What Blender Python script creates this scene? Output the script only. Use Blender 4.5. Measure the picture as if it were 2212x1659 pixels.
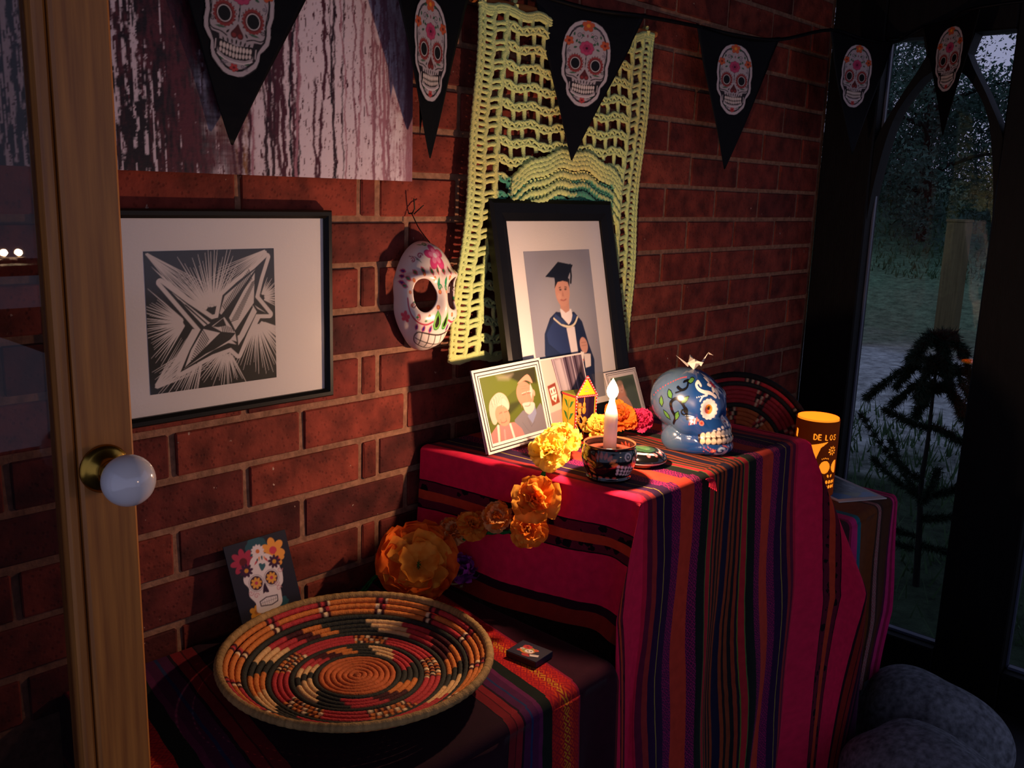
import bpy, bmesh, math, random
import numpy as np
from mathutils import Vector, Matrix
from math import pi, sin, cos, tan, sqrt, atan2, radians
random.seed(11)
rng = np.random.default_rng(11)
for _o in list(bpy.data.objects):
    bpy.data.objects.remove(_o)
SC = bpy.context.scene
COL = SC.collection

# ---------------------------------------------------------------- camera, sky, lamps, exposure
FLOOR, BENCH, TOP = 0.0, 0.66, 0.895       # floor, bench top, altar top
cam_d = bpy.data.cameras.new('camera')
cam_d.sensor_fit = 'HORIZONTAL'
cam_d.sensor_width = 36.0
cam_d.lens = 32.33
cam_d.clip_start = 0.02
cam_d.clip_end = 200
cam = bpy.data.objects.new('camera', cam_d)
COL.objects.link(cam)
_R = Vector((0.68380101, -0.72902842, 0.03055713))
_U = Vector((0.12816284, 0.1612281, 0.97856006))
_F = Vector((0.71832476, 0.66522407, -0.20368229))
cam.matrix_world = Matrix(((_R.x, _U.x, -_F.x, 0.0), (_R.y, _U.y, -_F.y, -1.2272), (_R.z, _U.z, -_F.z, 1.35), (0, 0, 0, 1)))
SC.camera = cam

world = bpy.data.worlds.new('dusk')
SC.world = world
world.use_nodes = True
_nt = world.node_tree
_bg = _nt.nodes['Background']
_tc = _nt.nodes.new('ShaderNodeTexCoord')
_sx = _nt.nodes.new('ShaderNodeSeparateXYZ')
_nt.links.new(_tc.outputs['Generated'], _sx.inputs[0])
_rp = _nt.nodes.new('ShaderNodeValToRGB')
_rp.color_ramp.elements[0].position = 0.0
_rp.color_ramp.elements[0].color = (0.51, 0.53, 0.80, 1)
_rp.color_ramp.elements[1].position = 0.9
_rp.color_ramp.elements[1].color = (0.26, 0.33, 0.62, 1)
_nt.links.new(_sx.outputs['Z'], _rp.inputs[0])
_nt.links.new(_rp.outputs[0], _bg.inputs['Color'])
_bg.inputs['Strength'].default_value = 0.56

SC.view_settings.view_transform = 'Standard'
SC.view_settings.look = 'None'
SC.view_settings.exposure = 0.0
SC.view_settings.gamma = 1.0
SC.view_settings.use_curve_mapping = False
CANDLE_POWER = 8.8
CANDLE_COLOR = (1.0, 0.60, 0.36)

# ---------------------------------------------------------------- helpers
def lin(c):
    if isinstance(c, str):
        c = c.lstrip('#')
        c = tuple(int(c[i:i + 2], 16) / 255 for i in (0, 2, 4))
    else:
        c = tuple(v / 255 if max(c) > 1 else v for v in c)
    return tuple(v / 12.92 if v <= 0.04045 else ((v + 0.055) / 1.055) ** 2.4 for v in c)

ORG = {}
def org(o):
    return ORG.get(o.name, (0.0, 0.0, 0.0)) if o else (0.0, 0.0, 0.0)

def tag(o, label=None, cat=None, group=None, kind=None):
    if label: o['label'] = label
    if cat: o['category'] = cat
    if group: o['group'] = group
    if kind: o['kind'] = kind
    return o

def thing(name, loc, label, cat, group=None):
    o = bpy.data.objects.new(name, None)
    o.empty_display_size = 0.05
    COL.objects.link(o)
    o.location = loc
    ORG[o.name] = tuple(loc)
    return tag(o, label, cat, group)

def struct(name, loc=(0, 0, 0)):
    o = bpy.data.objects.new(name, None)
    COL.objects.link(o)
    o.location = loc
    ORG[o.name] = tuple(loc)
    o['kind'] = 'structure'
    return o

def mk(name, V, F, mats, parent=None, fm=None, smooth=True, col=None, uv=None, own=None):
    """one mesh object from world-space vertices"""
    V = np.asarray(V, float)
    o0 = np.array(own if own is not None else org(parent))
    me = bpy.data.meshes.new(name)
    me.from_pydata((V - o0).tolist(), [], F if isinstance(F, list) else F.tolist())
    if not isinstance(mats, (list, tuple)): mats = [mats]
    for m in mats: me.materials.append(m)
    if fm is not None: me.polygons.foreach_set('material_index', np.asarray(fm, np.int32))
    me.polygons.foreach_set('use_smooth', np.full(len(me.polygons), smooth))
    if col is not None:
        a = me.color_attributes.new('Col', 'FLOAT_COLOR', 'POINT')
        c = np.ones((len(V), 4), np.float32)
        c[:, :3] = col
        a.data.foreach_set('color', c.ravel())
    if uv is not None:
        l = me.uv_layers.new(name='UVMap')
        idx = np.zeros(len(me.loops), np.int32)
        me.loops.foreach_get('vertex_index', idx)
        l.data.foreach_set('uv', np.asarray(uv, np.float32)[idx].ravel())
    me.update()
    o = bpy.data.objects.new(name, me)
    COL.objects.link(o)
    if parent:
        o.parent = parent
        ORG[o.name] = org(parent)
    elif own is not None:
        o.location = own
        ORG[o.name] = tuple(own)
    return o

def bm_obj(name, bm, mat, parent=None, smooth=False, M=None, own=None):
    if M is not None: bmesh.ops.transform(bm, matrix=M, verts=bm.verts)
    bm.verts.index_update()
    V = [v.co[:] for v in bm.verts]
    F = [[v.index for v in f.verts] for f in bm.faces]
    bm.free()
    return mk(name, V, F, mat, parent, smooth=smooth, own=own)

def cube_bm(c, s, bevel=0.0, seg=1):
    bm = bmesh.new()
    bmesh.ops.create_cube(bm, size=1)
    for v in bm.verts:
        v.co = Vector((c[0] + v.co.x * s[0], c[1] + v.co.y * s[1], c[2] + v.co.z * s[2]))
    if bevel > 0:
        bmesh.ops.bevel(bm, geom=list(bm.edges), offset=min(bevel, min(s) * 0.45), segments=seg, affect='EDGES', profile=0.5)
    return bm

def box(name, c, s, mat, parent=None, bevel=0.0015, M=None, own=None):
    return bm_obj(name, cube_bm(c, s, bevel), mat, parent, M=M, own=own)

def quads(nu, nv, cu=False, cv=False, off=0):
    """faces of an nu x nv vertex grid (index = i*nv + j)"""
    I = np.arange(nu if cu else nu - 1)
    J = np.arange(nv if cv else nv - 1)
    i, j = np.meshgrid(I, J, indexing='ij')
    i2, j2 = (i + 1) % nu, (j + 1) % nv
    return np.stack([i * nv + j, i2 * nv + j, i2 * nv + j2, i * nv + j2], -1).reshape(-1, 4) + off

def frames(P):
    P = np.asarray(P, float)
    T = np.gradient(P, axis=0)
    T /= np.linalg.norm(T, axis=1)[:, None] + 1e-12
    ref = np.array([0.123, 0.31, 0.94]) if abs(T[0][2]) < 0.9 else np.array([1.0, 0.1, 0])
    N = []
    n = ref - T[0] * (ref @ T[0]); n /= np.linalg.norm(n)
    for t in T:
        n = n - t * (n @ t); n /= np.linalg.norm(n) + 1e-12
        N.append(n)
    N = np.array(N)
    return T, N, np.cross(T, N)

def tube_geo(P, r, n=8):
    P = np.asarray(P, float)
    r = np.broadcast_to(np.asarray(r, float), (len(P),))
    T, N, B = frames(P)
    a = np.arange(n) / n * 2 * pi
    V = P[:, None, :] + r[:, None, None] * (np.cos(a)[None, :, None] * N[:, None, :] + np.sin(a)[None, :, None] * B[:, None, :])
    F = quads(len(P), n, cv=True).tolist()
    F.append(list(range(n))[::-1]); F.append([(len(P) - 1) * n + k for k in range(n)])
    return V.reshape(-1, 3), F

def tube(name, P, r, mat, parent=None, n=8, own=None):
    V, F = tube_geo(P, r, n)
    return mk(name, V, F, mat, parent, own=own)

def merge(parts):
    V, F, o = [], [], 0
    for v, f in parts:
        V.append(np.asarray(v, float))
        F += [[k + o for k in q] for q in (f.tolist() if hasattr(f, 'tolist') else f)]
        o += len(v)
    return np.concatenate(V), F

def lathe_geo(prof, n=48, c=(0, 0, 0), cap=True):
    prof = np.asarray(prof, float)
    a = np.arange(n) / n * 2 * pi
    V = np.stack([c[0] + prof[:, 0][:, None] * np.cos(a), c[1] + prof[:, 0][:, None] * np.sin(a),
                  c[2] + np.repeat(prof[:, 1][:, None], n, 1)], -1).reshape(-1, 3)
    F = quads(len(prof), n, cv=True).tolist()
    F = [f[::-1] for f in F]
    if cap:
        if prof[0, 0] > 1e-5: F.append(list(range(n))[::-1])
        if prof[-1, 0] > 1e-5: F.append([(len(prof) - 1) * n + k for k in range(n)])
    return V, F

def lathe(name, prof, mat, parent=None, n=48, c=(0, 0, 0), own=None, smooth=True):
    V, F = lathe_geo(prof, n, c)
    return mk(name, V, F, mat, parent, own=own, smooth=smooth)

def spline(P, n=8, closed=False):
    P = [np.asarray(q, float) for q in P]
    m = len(P); out = []
    for i in range(m if closed else m - 1):
        g = (lambda k: P[k % m]) if closed else (lambda k: P[min(max(k, 0), m - 1)])
        p0, p1, p2, p3 = g(i - 1), g(i), g(i + 1), g(i + 2)
        for s in range(n):
            t = s / n
            out.append(0.5 * ((2 * p1) + (-p0 + p2) * t + (2 * p0 - 5 * p1 + 4 * p2 - p3) * t * t + (-p0 + 3 * p1 - 3 * p2 + p3) * t ** 3))
    if not closed: out.append(P[-1])
    return np.array(out)

def blur(a, n, axis):
    k = np.ones(n) / n
    return np.apply_along_axis(lambda v: np.convolve(np.pad(v, n, mode='wrap'), k, 'same')[n:-n], axis, a)

# ---------------------------------------------------------------- materials
def new_mat(name):
    m = bpy.data.materials.new(name)
    m.use_nodes = True
    nt = m.node_tree
    return m, nt, nt.nodes['Principled BSDF'], nt.nodes, nt.links

def add_bump(nt, b, scale, strength, detail=4, dist=0.002, coord='Object', stretch=None, kind='noise'):
    tc = nt.nodes.new('ShaderNodeTexCoord')
    src = tc.outputs[coord]
    if stretch:
        mp = nt.nodes.new('ShaderNodeMapping'); mp.inputs['Scale'].default_value = stretch
        nt.links.new(src, mp.inputs[0]); src = mp.outputs[0]
    if kind == 'voronoi':
        t = nt.nodes.new('ShaderNodeTexVoronoi'); out = t.outputs['Distance']
    else:
        t = nt.nodes.new('ShaderNodeTexNoise'); t.inputs['Detail'].default_value = detail; out = t.outputs[0]
    t.inputs['Scale'].default_value = scale
    nt.links.new(src, t.inputs['Vector'])
    bp = nt.nodes.new('ShaderNodeBump')
    bp.inputs['Strength'].default_value = strength
    bp.inputs['Distance'].default_value = dist
    nt.links.new(out, bp.inputs['Height'])
    nt.links.new(bp.outputs[0], b.inputs['Normal'])
    return t, out

def mat(name, c, rough=0.6, spec=0.3, var=None, bump=None, metal=0.0, sheen=0.0, coat=0.0, sss=0.0, stretch=None):
    """plain procedural material: colour with a noise variation and a fine bump"""
    m, nt, b, N, L = new_mat(name)
    c = lin(c)
    b.inputs['Base Color'].default_value = (*c, 1)
    b.inputs['Roughness'].default_value = rough
    b.inputs['Specular IOR Level'].default_value = spec
    b.inputs['Metallic'].default_value = metal
    b.inputs['Sheen Weight'].default_value = sheen
    b.inputs['Coat Weight'].default_value = coat
    if sss:
        b.inputs['Subsurface Weight'].default_value = sss
        b.inputs['Subsurface Radius'].default_value = (0.012, 0.006, 0.003)
        b.inputs['Subsurface Scale'].default_value = 1.0
    if var:
        tc = N.new('ShaderNodeTexCoord')
        src = tc.outputs['Object']
        if stretch:
            mp = N.new('ShaderNodeMapping'); mp.inputs['Scale'].default_value = stretch
            L.new(src, mp.inputs[0]); src = mp.outputs[0]
        nz = N.new('ShaderNodeTexNoise'); nz.inputs['Scale'].default_value = var[0]; nz.inputs['Detail'].default_value = 6
        L.new(src, nz.inputs['Vector'])
        rp = N.new('ShaderNodeValToRGB')
        rp.color_ramp.elements[0].position = 0.3; rp.color_ramp.elements[1].position = 0.7
        k = var[1]
        rp.color_ramp.elements[0].color = (*[v * (1 - k) for v in c], 1)
        rp.color_ramp.elements[1].color = (*[min(1, v * (1 + k)) for v in c], 1)
        L.new(nz.outputs[0], rp.inputs[0]); L.new(rp.outputs[0], b.inputs['Base Color'])
    if bump:
        add_bump(nt, b, bump[0], bump[1], stretch=stretch)
    return m

def attr_mat(name, rough=0.6, spec=0.3, bump=None, coat=0.0, sheen=0.0, stretch=None, trans=0.0):
    """the thing's own painted colours, kept per vertex"""
    m, nt, b, N, L = new_mat(name)
    a = N.new('ShaderNodeVertexColor'); a.layer_name = 'Col'
    L.new(a.outputs[0], b.inputs['Base Color'])
    b.inputs['Roughness'].default_value = rough
    b.inputs['Specular IOR Level'].default_value = spec
    b.inputs['Coat Weight'].default_value = coat
    b.inputs['Coat Roughness'].default_value = 0.1
    b.inputs['Sheen Weight'].default_value = sheen
    if bump: add_bump(nt, b, bump[0], bump[1], stretch=stretch)
    if trans:
        tr = N.new('ShaderNodeBsdfTranslucent'); L.new(a.outputs[0], tr.inputs[0])
        mx = N.new('ShaderNodeMixShader'); mx.inputs[0].default_value = trans
        L.new(b.outputs[0], mx.inputs[1]); L.new(tr.outputs[0], mx.inputs[2])
        L.new(mx.outputs[0], N['Material Output'].inputs[0])
    return m

def paper_mat(name, c, trans=0.35, var=0.15, c2=None):
    m, nt, b, N, L = new_mat(name)
    c = lin(c); c2 = lin(c2) if c2 else c
    tc = N.new('ShaderNodeTexCoord'); nz = N.new('ShaderNodeTexNoise'); nz.inputs['Scale'].default_value = 45
    L.new(tc.outputs['Object'], nz.inputs['Vector'])
    rp = N.new('ShaderNodeValToRGB')
    rp.color_ramp.elements[0].position = 0.35; rp.color_ramp.elements[1].position = 0.65
    rp.color_ramp.elements[0].color = (*[v * (1 - var) for v in c], 1)
    rp.color_ramp.elements[1].color = (*c2, 1)
    L.new(nz.outputs[0], rp.inputs[0])
    L.new(rp.outputs[0], b.inputs['Base Color'])
    b.inputs['Roughness'].default_value = 0.85
    b.inputs['Specular IOR Level'].default_value = 0.1
    tr = N.new('ShaderNodeBsdfTranslucent'); L.new(rp.outputs[0], tr.inputs[0])
    mx = N.new('ShaderNodeMixShader'); mx.inputs[0].default_value = trans
    L.new(b.outputs[0], mx.inputs[1]); L.new(tr.outputs[0], mx.inputs[2])
    L.new(mx.outputs[0], N['Material Output'].inputs[0])
    return m

def glass_mat(name, rough=0.02, k=0.03, tint=(1, 1, 1)):
    """thin pane: clear with a Fresnel reflection"""
    m, nt, b, N, L = new_mat(name)
    N.remove(b)
    t = N.new('ShaderNodeBsdfTransparent'); t.inputs[0].default_value = (*tint, 1)
    g = N.new('ShaderNodeBsdfGlossy'); g.inputs['Roughness'].default_value = rough
    f = N.new('ShaderNodeLayerWeight'); f.inputs['Blend'].default_value = 0.56
    pw = N.new('ShaderNodeMath'); pw.operation = 'POWER'; pw.inputs[1].default_value = 5.0
    L.new(f.outputs['Facing'], pw.inputs[0])
    ma = N.new('ShaderNodeMath'); ma.operation = 'MULTIPLY_ADD'; ma.inputs[1].default_value = 0.9; ma.inputs[2].default_value = k
    L.new(pw.outputs[0], ma.inputs[0])
    mx = N.new('ShaderNodeMixShader')
    L.new(ma.outputs[0], mx.inputs[0]); L.new(t.outputs[0], mx.inputs[1]); L.new(g.outputs[0], mx.inputs[2])
    L.new(mx.outputs[0], N['Material Output'].inputs[0])
    return m

# ---------------------------------------------------------------- flat print / paint on real surfaces
class Paint:
    """a list of shapes in 2-D; evaluated at points it gives the printed colour there"""
    def __init__(s): s.ops = []
    def op(s, fn, c, bb, a=1.0, soft=0.0):
        s.ops.append((fn, np.array(lin(c)), bb, a, soft)); return s
    def ell(s, cx, cy, rx, ry, c, rot=0.0, a=1.0, soft=0.0):
        cr, sr = cos(rot), sin(rot)
        def fn(P):
            x, y = P[:, 0] - cx, P[:, 1] - cy
            X, Y = (x * cr + y * sr) / rx, (-x * sr + y * cr) / ry
            return (np.sqrt(X * X + Y * Y) - 1) * min(rx, ry)
        R = max(rx, ry) + soft
        return s.op(fn, c, (cx - R, cy - R, cx + R, cy + R), a, soft)
    def poly(s, pts, c, smooth=False, a=1.0, grow=0.0, soft=0.0):
        Q = spline(pts, 5, True) if smooth else np.asarray(pts, float)
        def fn(P):
            d = np.full(len(P), 1e9); inside = np.zeros(len(P), bool)
            for k in range(len(Q)):
                A, B = Q[k], Q[(k + 1) % len(Q)]
                e = B - A; w = P - A
                t = np.clip((w @ e) / (e @ e + 1e-12), 0, 1)
                d = np.minimum(d, ((w - t[:, None] * e) ** 2).sum(1))
                cnd = (A[1] > P[:, 1]) != (B[1] > P[:, 1])
                xi = A[0] + (P[:, 1] - A[1]) * e[0] / (e[1] if abs(e[1]) > 1e-9 else 1e-9)
                inside ^= cnd & (P[:, 0] < xi)
            return np.where(inside, -1, 1) * np.sqrt(d) - grow
        g = grow + soft
        return s.op(fn, c, (Q[:, 0].min() - g, Q[:, 1].min() - g, Q[:, 0].max() + g, Q[:, 1].max() + g), a, soft)
    def line(s, pts, w, c, smooth=False, a=1.0, taper=False):
        Q = spline(pts, 6) if smooth else np.asarray(pts, float)
        n = len(Q) - 1
        def fn(P):
            d = np.full(len(P), 1e9)
            for k in range(n):
                A, B = Q[k], Q[k + 1]
                e = B - A; u = P - A
                t = np.clip((u @ e) / (e @ e + 1e-12), 0, 1)
                ww = w / 2 * (1 - 0.85 * (k + t) / n) if taper else w / 2
                d = np.minimum(d, np.sqrt(((u - t[:, None] * e) ** 2).sum(1)) - ww)
            return d
        return s.op(fn, c, (Q[:, 0].min() - w, Q[:, 1].min() - w, Q[:, 0].max() + w, Q[:, 1].max() + w), a)
    def drop(s, cx, cy, l, w, ang, c):
        ca, sa = cos(ang), sin(ang)
        pts = [(cx + l * t * ca - k * w * sa, cy + l * t * sa + k * w * ca) for t, k in ((-.5, 0), (-.2, .32), (.2, .5), (.45, .3), (.5, 0), (.45, -.3), (.2, -.5), (-.2, -.32))]
        return s.poly(pts, c)
    def leaf(s, cx, cy, l, w, ang, c):
        ca, sa = cos(ang), sin(ang)
        pts = [(cx + l * t * ca - k * w * sa, cy + l * t * sa + k * w * ca) for t, k in ((-.5, 0), (-.15, .5), (.2, .4), (.5, 0), (.2, -.4), (-.15, -.5))]
        return s.poly(pts, c)
    def flower(s, cx, cy, r, n, c, cc, edge=None, pr=None, ph=0.0):
        for k in range(n):
            a = ph + 2 * pi * k / n
            if edge: s.ell(cx + cos(a) * r * .6, cy + sin(a) * r * .6, r * .46, (pr or r * .36) * 1.12, edge, a)
        for k in range(n):
            a = ph + 2 * pi * k / n
            s.ell(cx + cos(a) * r * .6, cy + sin(a) * r * .6, r * .40, (pr or r * .36), c, a)
        return s.ell(cx, cy, r * .3, r * .3, cc)
    def curl(s, cx, cy, r, turns, w, c, ph=0.0, d=1):
        return s.line([(cx + r * (1 - t * .85) * cos(ph + d * t * turns * 2 * pi), cy + r * (1 - t * .85) * sin(ph + d * t * turns * 2 * pi)) for t in np.linspace(0, 1, int(10 * turns) + 4)], w, c)
    def eval(s, P, base, aa):
        P = np.asarray(P, float)
        out = np.empty((len(P), 3)); out[:] = lin(base) if not isinstance(base, np.ndarray) else base
        for fn, c, bb, a, soft in s.ops:
            i = np.nonzero((P[:, 0] > bb[0] - aa) & (P[:, 1] > bb[1] - aa) & (P[:, 0] < bb[2] + aa) & (P[:, 1] < bb[3] + aa))[0]
            if len(i) == 0: continue
            m = (np.clip(.5 - fn(P[i]) / (aa + 2 * soft), 0, 1) * a)[:, None]
            out[i] = out[i] * (1 - m) + c * m
        return out

def quadmap(TL, TR, BR, BL):
    """photo-crop points -> unit square (u right, v down), projective"""
    src = [TL, TR, BR, BL]; dst = [(0, 0), (1, 0), (1, 1), (0, 1)]
    A, b = [], []
    for (x, y), (u, v) in zip(src, dst):
        A.append([x, y, 1, 0, 0, 0, -u * x, -u * y]); b.append(u)
        A.append([0, 0, 0, x, y, 1, -v * x, -v * y]); b.append(v)
    h = np.linalg.solve(np.array(A, float), np.array(b, float))
    def f(P):
        P = np.atleast_2d(np.asarray(P, float))
        w = h[6] * P[:, 0] + h[7] * P[:, 1] + 1
        return np.stack([(h[0] * P[:, 0] + h[1] * P[:, 1] + h[2]) / w, (h[3] * P[:, 0] + h[4] * P[:, 1] + h[5]) / w], -1)
    return f

def print_sheet(name, fn, nx, ny, paint, base, mtl, parent, w=1.0, h=1.0, keep=None):
    """flat printed sheet: fn maps unit (u right, v down) to world; paint is in (u*w, v*h)"""
    u, v = np.meshgrid(np.linspace(0, 1, nx), np.linspace(0, 1, ny), indexing='ij')
    UV = np.stack([u.ravel(), v.ravel()], -1)
    P2 = UV * [w, h]
    b = base(P2) if callable(base) else base
    col = paint.eval(P2, b, 0.9 * w / nx)
    F = quads(nx, ny)[:, ::-1]
    V = fn(UV)
    if keep is not None:
        k = keep(P2)
        F = F[k[F].any(1)]
        used = np.unique(F); re = np.full(len(V), -1); re[used] = np.arange(len(used))
        F = re[F]; V = V[used]; col = col[used]
    return mk(name, V, F, mtl, parent, col=col)

def plane_fn(o, ex, ey):
    """unit square -> plane with corner o (top-left), ex across, ey downward"""
    o, ex, ey = (np.asarray(k, float) for k in (o, ex, ey))
    return lambda UV: o + UV[:, :1] * ex + UV[:, 1:] * ey

def slab(name, o, ex, ey, t, mtl, parent, bevel=0.0):
    """thin board: front face at o + (ex, ey), thickness t behind it"""
    o, ex, ey = (np.asarray(k, float) for k in (o, ex, ey))
    n = np.cross(ex, ey); n /= np.linalg.norm(n)          # points away from the viewer (ex right, ey down)
    f = [o, o + ex, o + ex + ey, o + ey]
    V = f + [q + n * t for q in f]
    F = [[3, 2, 1, 0], [4, 5, 6, 7], [0, 1, 5, 4], [1, 2, 6, 5], [2, 3, 7, 6], [3, 0, 4, 7]]
    return mk(name, V, F, mtl, parent, smooth=False)
# ================================================================ THE ROOM
def brick_mat():
    m, nt, b, N, L = new_mat('red wire-cut brick')
    oi = N.new('ShaderNodeObjectInfo')
    tc = N.new('ShaderNodeTexCoord')
    ad = N.new('ShaderNodeVectorMath'); ad.operation = 'ADD'
    mu = N.new('ShaderNodeMath'); mu.operation = 'MULTIPLY'; mu.inputs[1].default_value = 37.0
    L.new(oi.outputs['Random'], mu.inputs[0])
    L.new(tc.outputs['Object'], ad.inputs[0]); L.new(mu.outputs[0], ad.inputs[1])
    rp = N.new('ShaderNodeValToRGB')
    cs = ['#6f2c24', '#7d3529', '#602620', '#853c2e', '#742e26', '#52211f']
    rp.color_ramp.elements[0].color = (*lin(cs[0]), 1)
    rp.color_ramp.elements[1].color = (*lin(cs[5]), 1)
    for i in range(1, 5):
        e = rp.color_ramp.elements.new(i / 5); e.color = (*lin(cs[i]), 1)
    L.new(oi.outputs['Random'], rp.inputs[0])
    n1 = N.new('ShaderNodeTexNoise'); n1.inputs['Scale'].default_value = 22; n1.inputs['Detail'].default_value = 8
    L.new(ad.outputs[0], n1.inputs['Vector'])
    r1 = N.new('ShaderNodeValToRGB')
    r1.color_ramp.elements[0].position = .32; r1.color_ramp.elements[0].color = (.45, .42, .45, 1)
    r1.color_ramp.elements[1].position = .66; r1.color_ramp.elements[1].color = (1.25, 1.2, 1.15, 1)
    L.new(n1.outputs[0], r1.inputs[0])
    mx = N.new('ShaderNodeMix'); mx.data_type = 'RGBA'; mx.blend_type = 'MULTIPLY'; mx.inputs[0].default_value = 1
    L.new(rp.outputs[0], mx.inputs[6]); L.new(r1.outputs[0], mx.inputs[7])
    # dimples of the textured face
    vo = N.new('ShaderNodeTexVoronoi'); vo.inputs['Scale'].default_value = 115; vo.inputs['Randomness'].default_value = 1
    L.new(ad.outputs[0], vo.inputs['Vector'])
    r2 = N.new('ShaderNodeValToRGB')
    r2.color_ramp.elements[0].position = .12; r2.color_ramp.elements[0].color = (.3, .28, .3, 1)
    r2.color_ramp.elements[1].position = .34; r2.color_ramp.elements[1].color = (1, 1, 1, 1)
    L.new(vo.outputs['Distance'], r2.inputs[0])
    mx2 = N.new('ShaderNodeMix'); mx2.data_type = 'RGBA'; mx2.blend_type = 'MULTIPLY'; mx2.inputs[0].default_value = .38
    L.new(mx.outputs[2], mx2.inputs[6]); L.new(r2.outputs[0], mx2.inputs[7])
    # scattered pale mortar flecks
    n3 = N.new('ShaderNodeTexNoise'); n3.inputs['Scale'].default_value = 75; n3.inputs['Detail'].default_value = 3
    L.new(ad.outputs[0], n3.inputs['Vector'])
    r3 = N.new('ShaderNodeValToRGB')
    r3.color_ramp.elements[0].position = .74; r3.color_ramp.elements[0].color = (0, 0, 0, 1)
    r3.color_ramp.elements[1].position = .78; r3.color_ramp.elements[1].color = (1, 1, 1, 1)
    L.new(n3.outputs[0], r3.inputs[0])
    mx3 = N.new('ShaderNodeMix'); mx3.data_type = 'RGBA'
    L.new(r3.outputs[0], mx3.inputs[0]); L.new(mx2.outputs[2], mx3.inputs[6]); mx3.inputs[7].default_value = (*lin('#b79c8c'), 1)
    L.new(mx3.outputs[2], b.inputs['Base Color'])
    b.inputs['Roughness'].default_value = .85; b.inputs['Specular IOR Level'].default_value = .25
    n4 = N.new('ShaderNodeTexNoise'); n4.inputs['Scale'].default_value = 60; n4.inputs['Detail'].default_value = 7
    L.new(ad.outputs[0], n4.inputs['Vector'])
    sm = N.new('ShaderNodeMath'); sm.operation = 'MULTIPLY_ADD'; sm.inputs[1].default_value = .3
    L.new(r2.outputs[0], sm.inputs[0]); L.new(n4.outputs[0], sm.inputs[2])
    bp = N.new('ShaderNodeBump'); bp.inputs['Strength'].default_value = .8; bp.inputs['Distance'].default_value = .0028
    L.new(sm.outputs[0], bp.inputs['Height']); L.new(bp.outputs[0], b.inputs['Normal'])
    return m
BRICK = brick_mat()
MORTAR = mat('sandy mortar', '#87624f', .95, .1, var=(90, .3), bump=(160, .7))
DARKWOOD = mat('near-black stained timber', '#0b090a', .6, .15, var=(14, .35), bump=(60, .25), stretch=(6, 6, 1))
XW = 2.605                                   # corner with the window wall

wall = struct('wall_back')
box('mortar', (1.15, .0490, 1.22), (2.95, .09, 2.44), MORTAR, wall, 0)
def brick_mesh(w):
    bm = cube_bm((0, 0, 0), (w - .011, .06, .0645), .0022)
    rr = random.Random(int(w * 1e4))
    for v in bm.verts:
        v.co += Vector((rr.uniform(-1, 1) * .0008, rr.uniform(-1, 1) * .001, rr.uniform(-1, 1) * .0008))
    me = bpy.data.meshes.new('brick')
    bm.to_mesh(me); bm.free()
    me.materials.append(BRICK)
    return me
BM = {}
def brick(x0, x1, zc):
    w = round(x1 - x0, 3)
    if w < .02: return
    if w not in BM: BM[w] = brick_mesh(w)
    o = bpy.data.objects.new('brick', BM[w])
    o.location = ((x0 + x1) / 2 + random.uniform(-.001, .001), .030 + random.uniform(-.0014, .0012), zc + random.uniform(-.0007, .0007))
    o.rotation_euler = (random.uniform(-.006, .006), 0, random.uniform(-.004, .004))
    COL.objects.link(o); o.parent = wall
Z0 = 1.35 - .0505                             # the course line at eye height
PITCH = .2205
for k in range(-13, 17):                       # k = course index downward
    zc = Z0 - .075 * k - .0375
    if zc < -.02: continue
    a_type = (k % 2 == 0)
    base = .607 if a_type else .7255
    js = [base + PITCH * n for n in range(-3, 10)]
    if not a_type: js.append(.985)
    js = sorted(j for j in js if .12 < j < XW - .02) + [XW - .001]
    low = zc < BENCH - .02
    for a, b_ in zip(js[:-1], js[1:]):
        if low and b_ < 1.85: continue
        brick(a + .0, b_, zc)

fl = struct('floor')
mk('floor_slab', [(-1.6, -4.2, 0), (2.75, -4.2, 0), (2.75, .06, 0), (-1.6, .06, 0), (-1.6, -4.2, -.1), (2.75, -4.2, -.1), (2.75, .06, -.1), (-1.6, .06, -.1)],
   [[0, 1, 2, 3], [7, 6, 5, 4], [0, 4, 5, 1], [1, 5, 6, 2], [2, 6, 7, 3], [3, 7, 4, 0]], mat('dark slate floor', '#2b2627', .6, .3, var=(5, .3), bump=(40, .2)), fl, smooth=False)
ce = struct('ceiling')
box('ceiling_boards', (.6, -1.9, 2.48), (4.4, 4.2, .06), mat('dark boarded ceiling', '#2a2020', .7, .2, var=(8, .3)), ce, 0)

# ---------------- window wall with gothic tracery
wr = struct('wall_right')
Y1, Y2, Y3, Y4 = -.152, -.482, -.658, -.988
ZS, ZH = .112, 1.787
def wbox(name, ya, yb, za, zb, par, x=2.645, dx=.08, m=DARKWOOD):
    return box(name, (x, (ya + yb) / 2, (za + zb) / 2), (dx, abs(yb - ya), zb - za), m, par, .004)
wbox('corner_post', -.004, Y1, 0, 2.44, wr)
wbox('mullion_post', Y2, Y3, 0, 2.44, wr)
wbox('end_post', Y4, -1.16, 0, 2.44, wr)
wbox('head_beam', Y1 - .0005, Y2 + .0005, ZH, 2.44, wr); wbox('sill_rail', Y1 - .0005, Y2 + .0005, 0, ZS, wr)
wbox('head_beam', Y3 - .0005, Y4 + .0005, ZH, 2.44, wr); wbox('sill_rail', Y3 - .0005, Y4 + .0005, 0, ZS, wr)
PANE = glass_mat('window glass')
BEAD = mat('grey glazing bead', '#4d5266', .35, .5)
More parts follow.
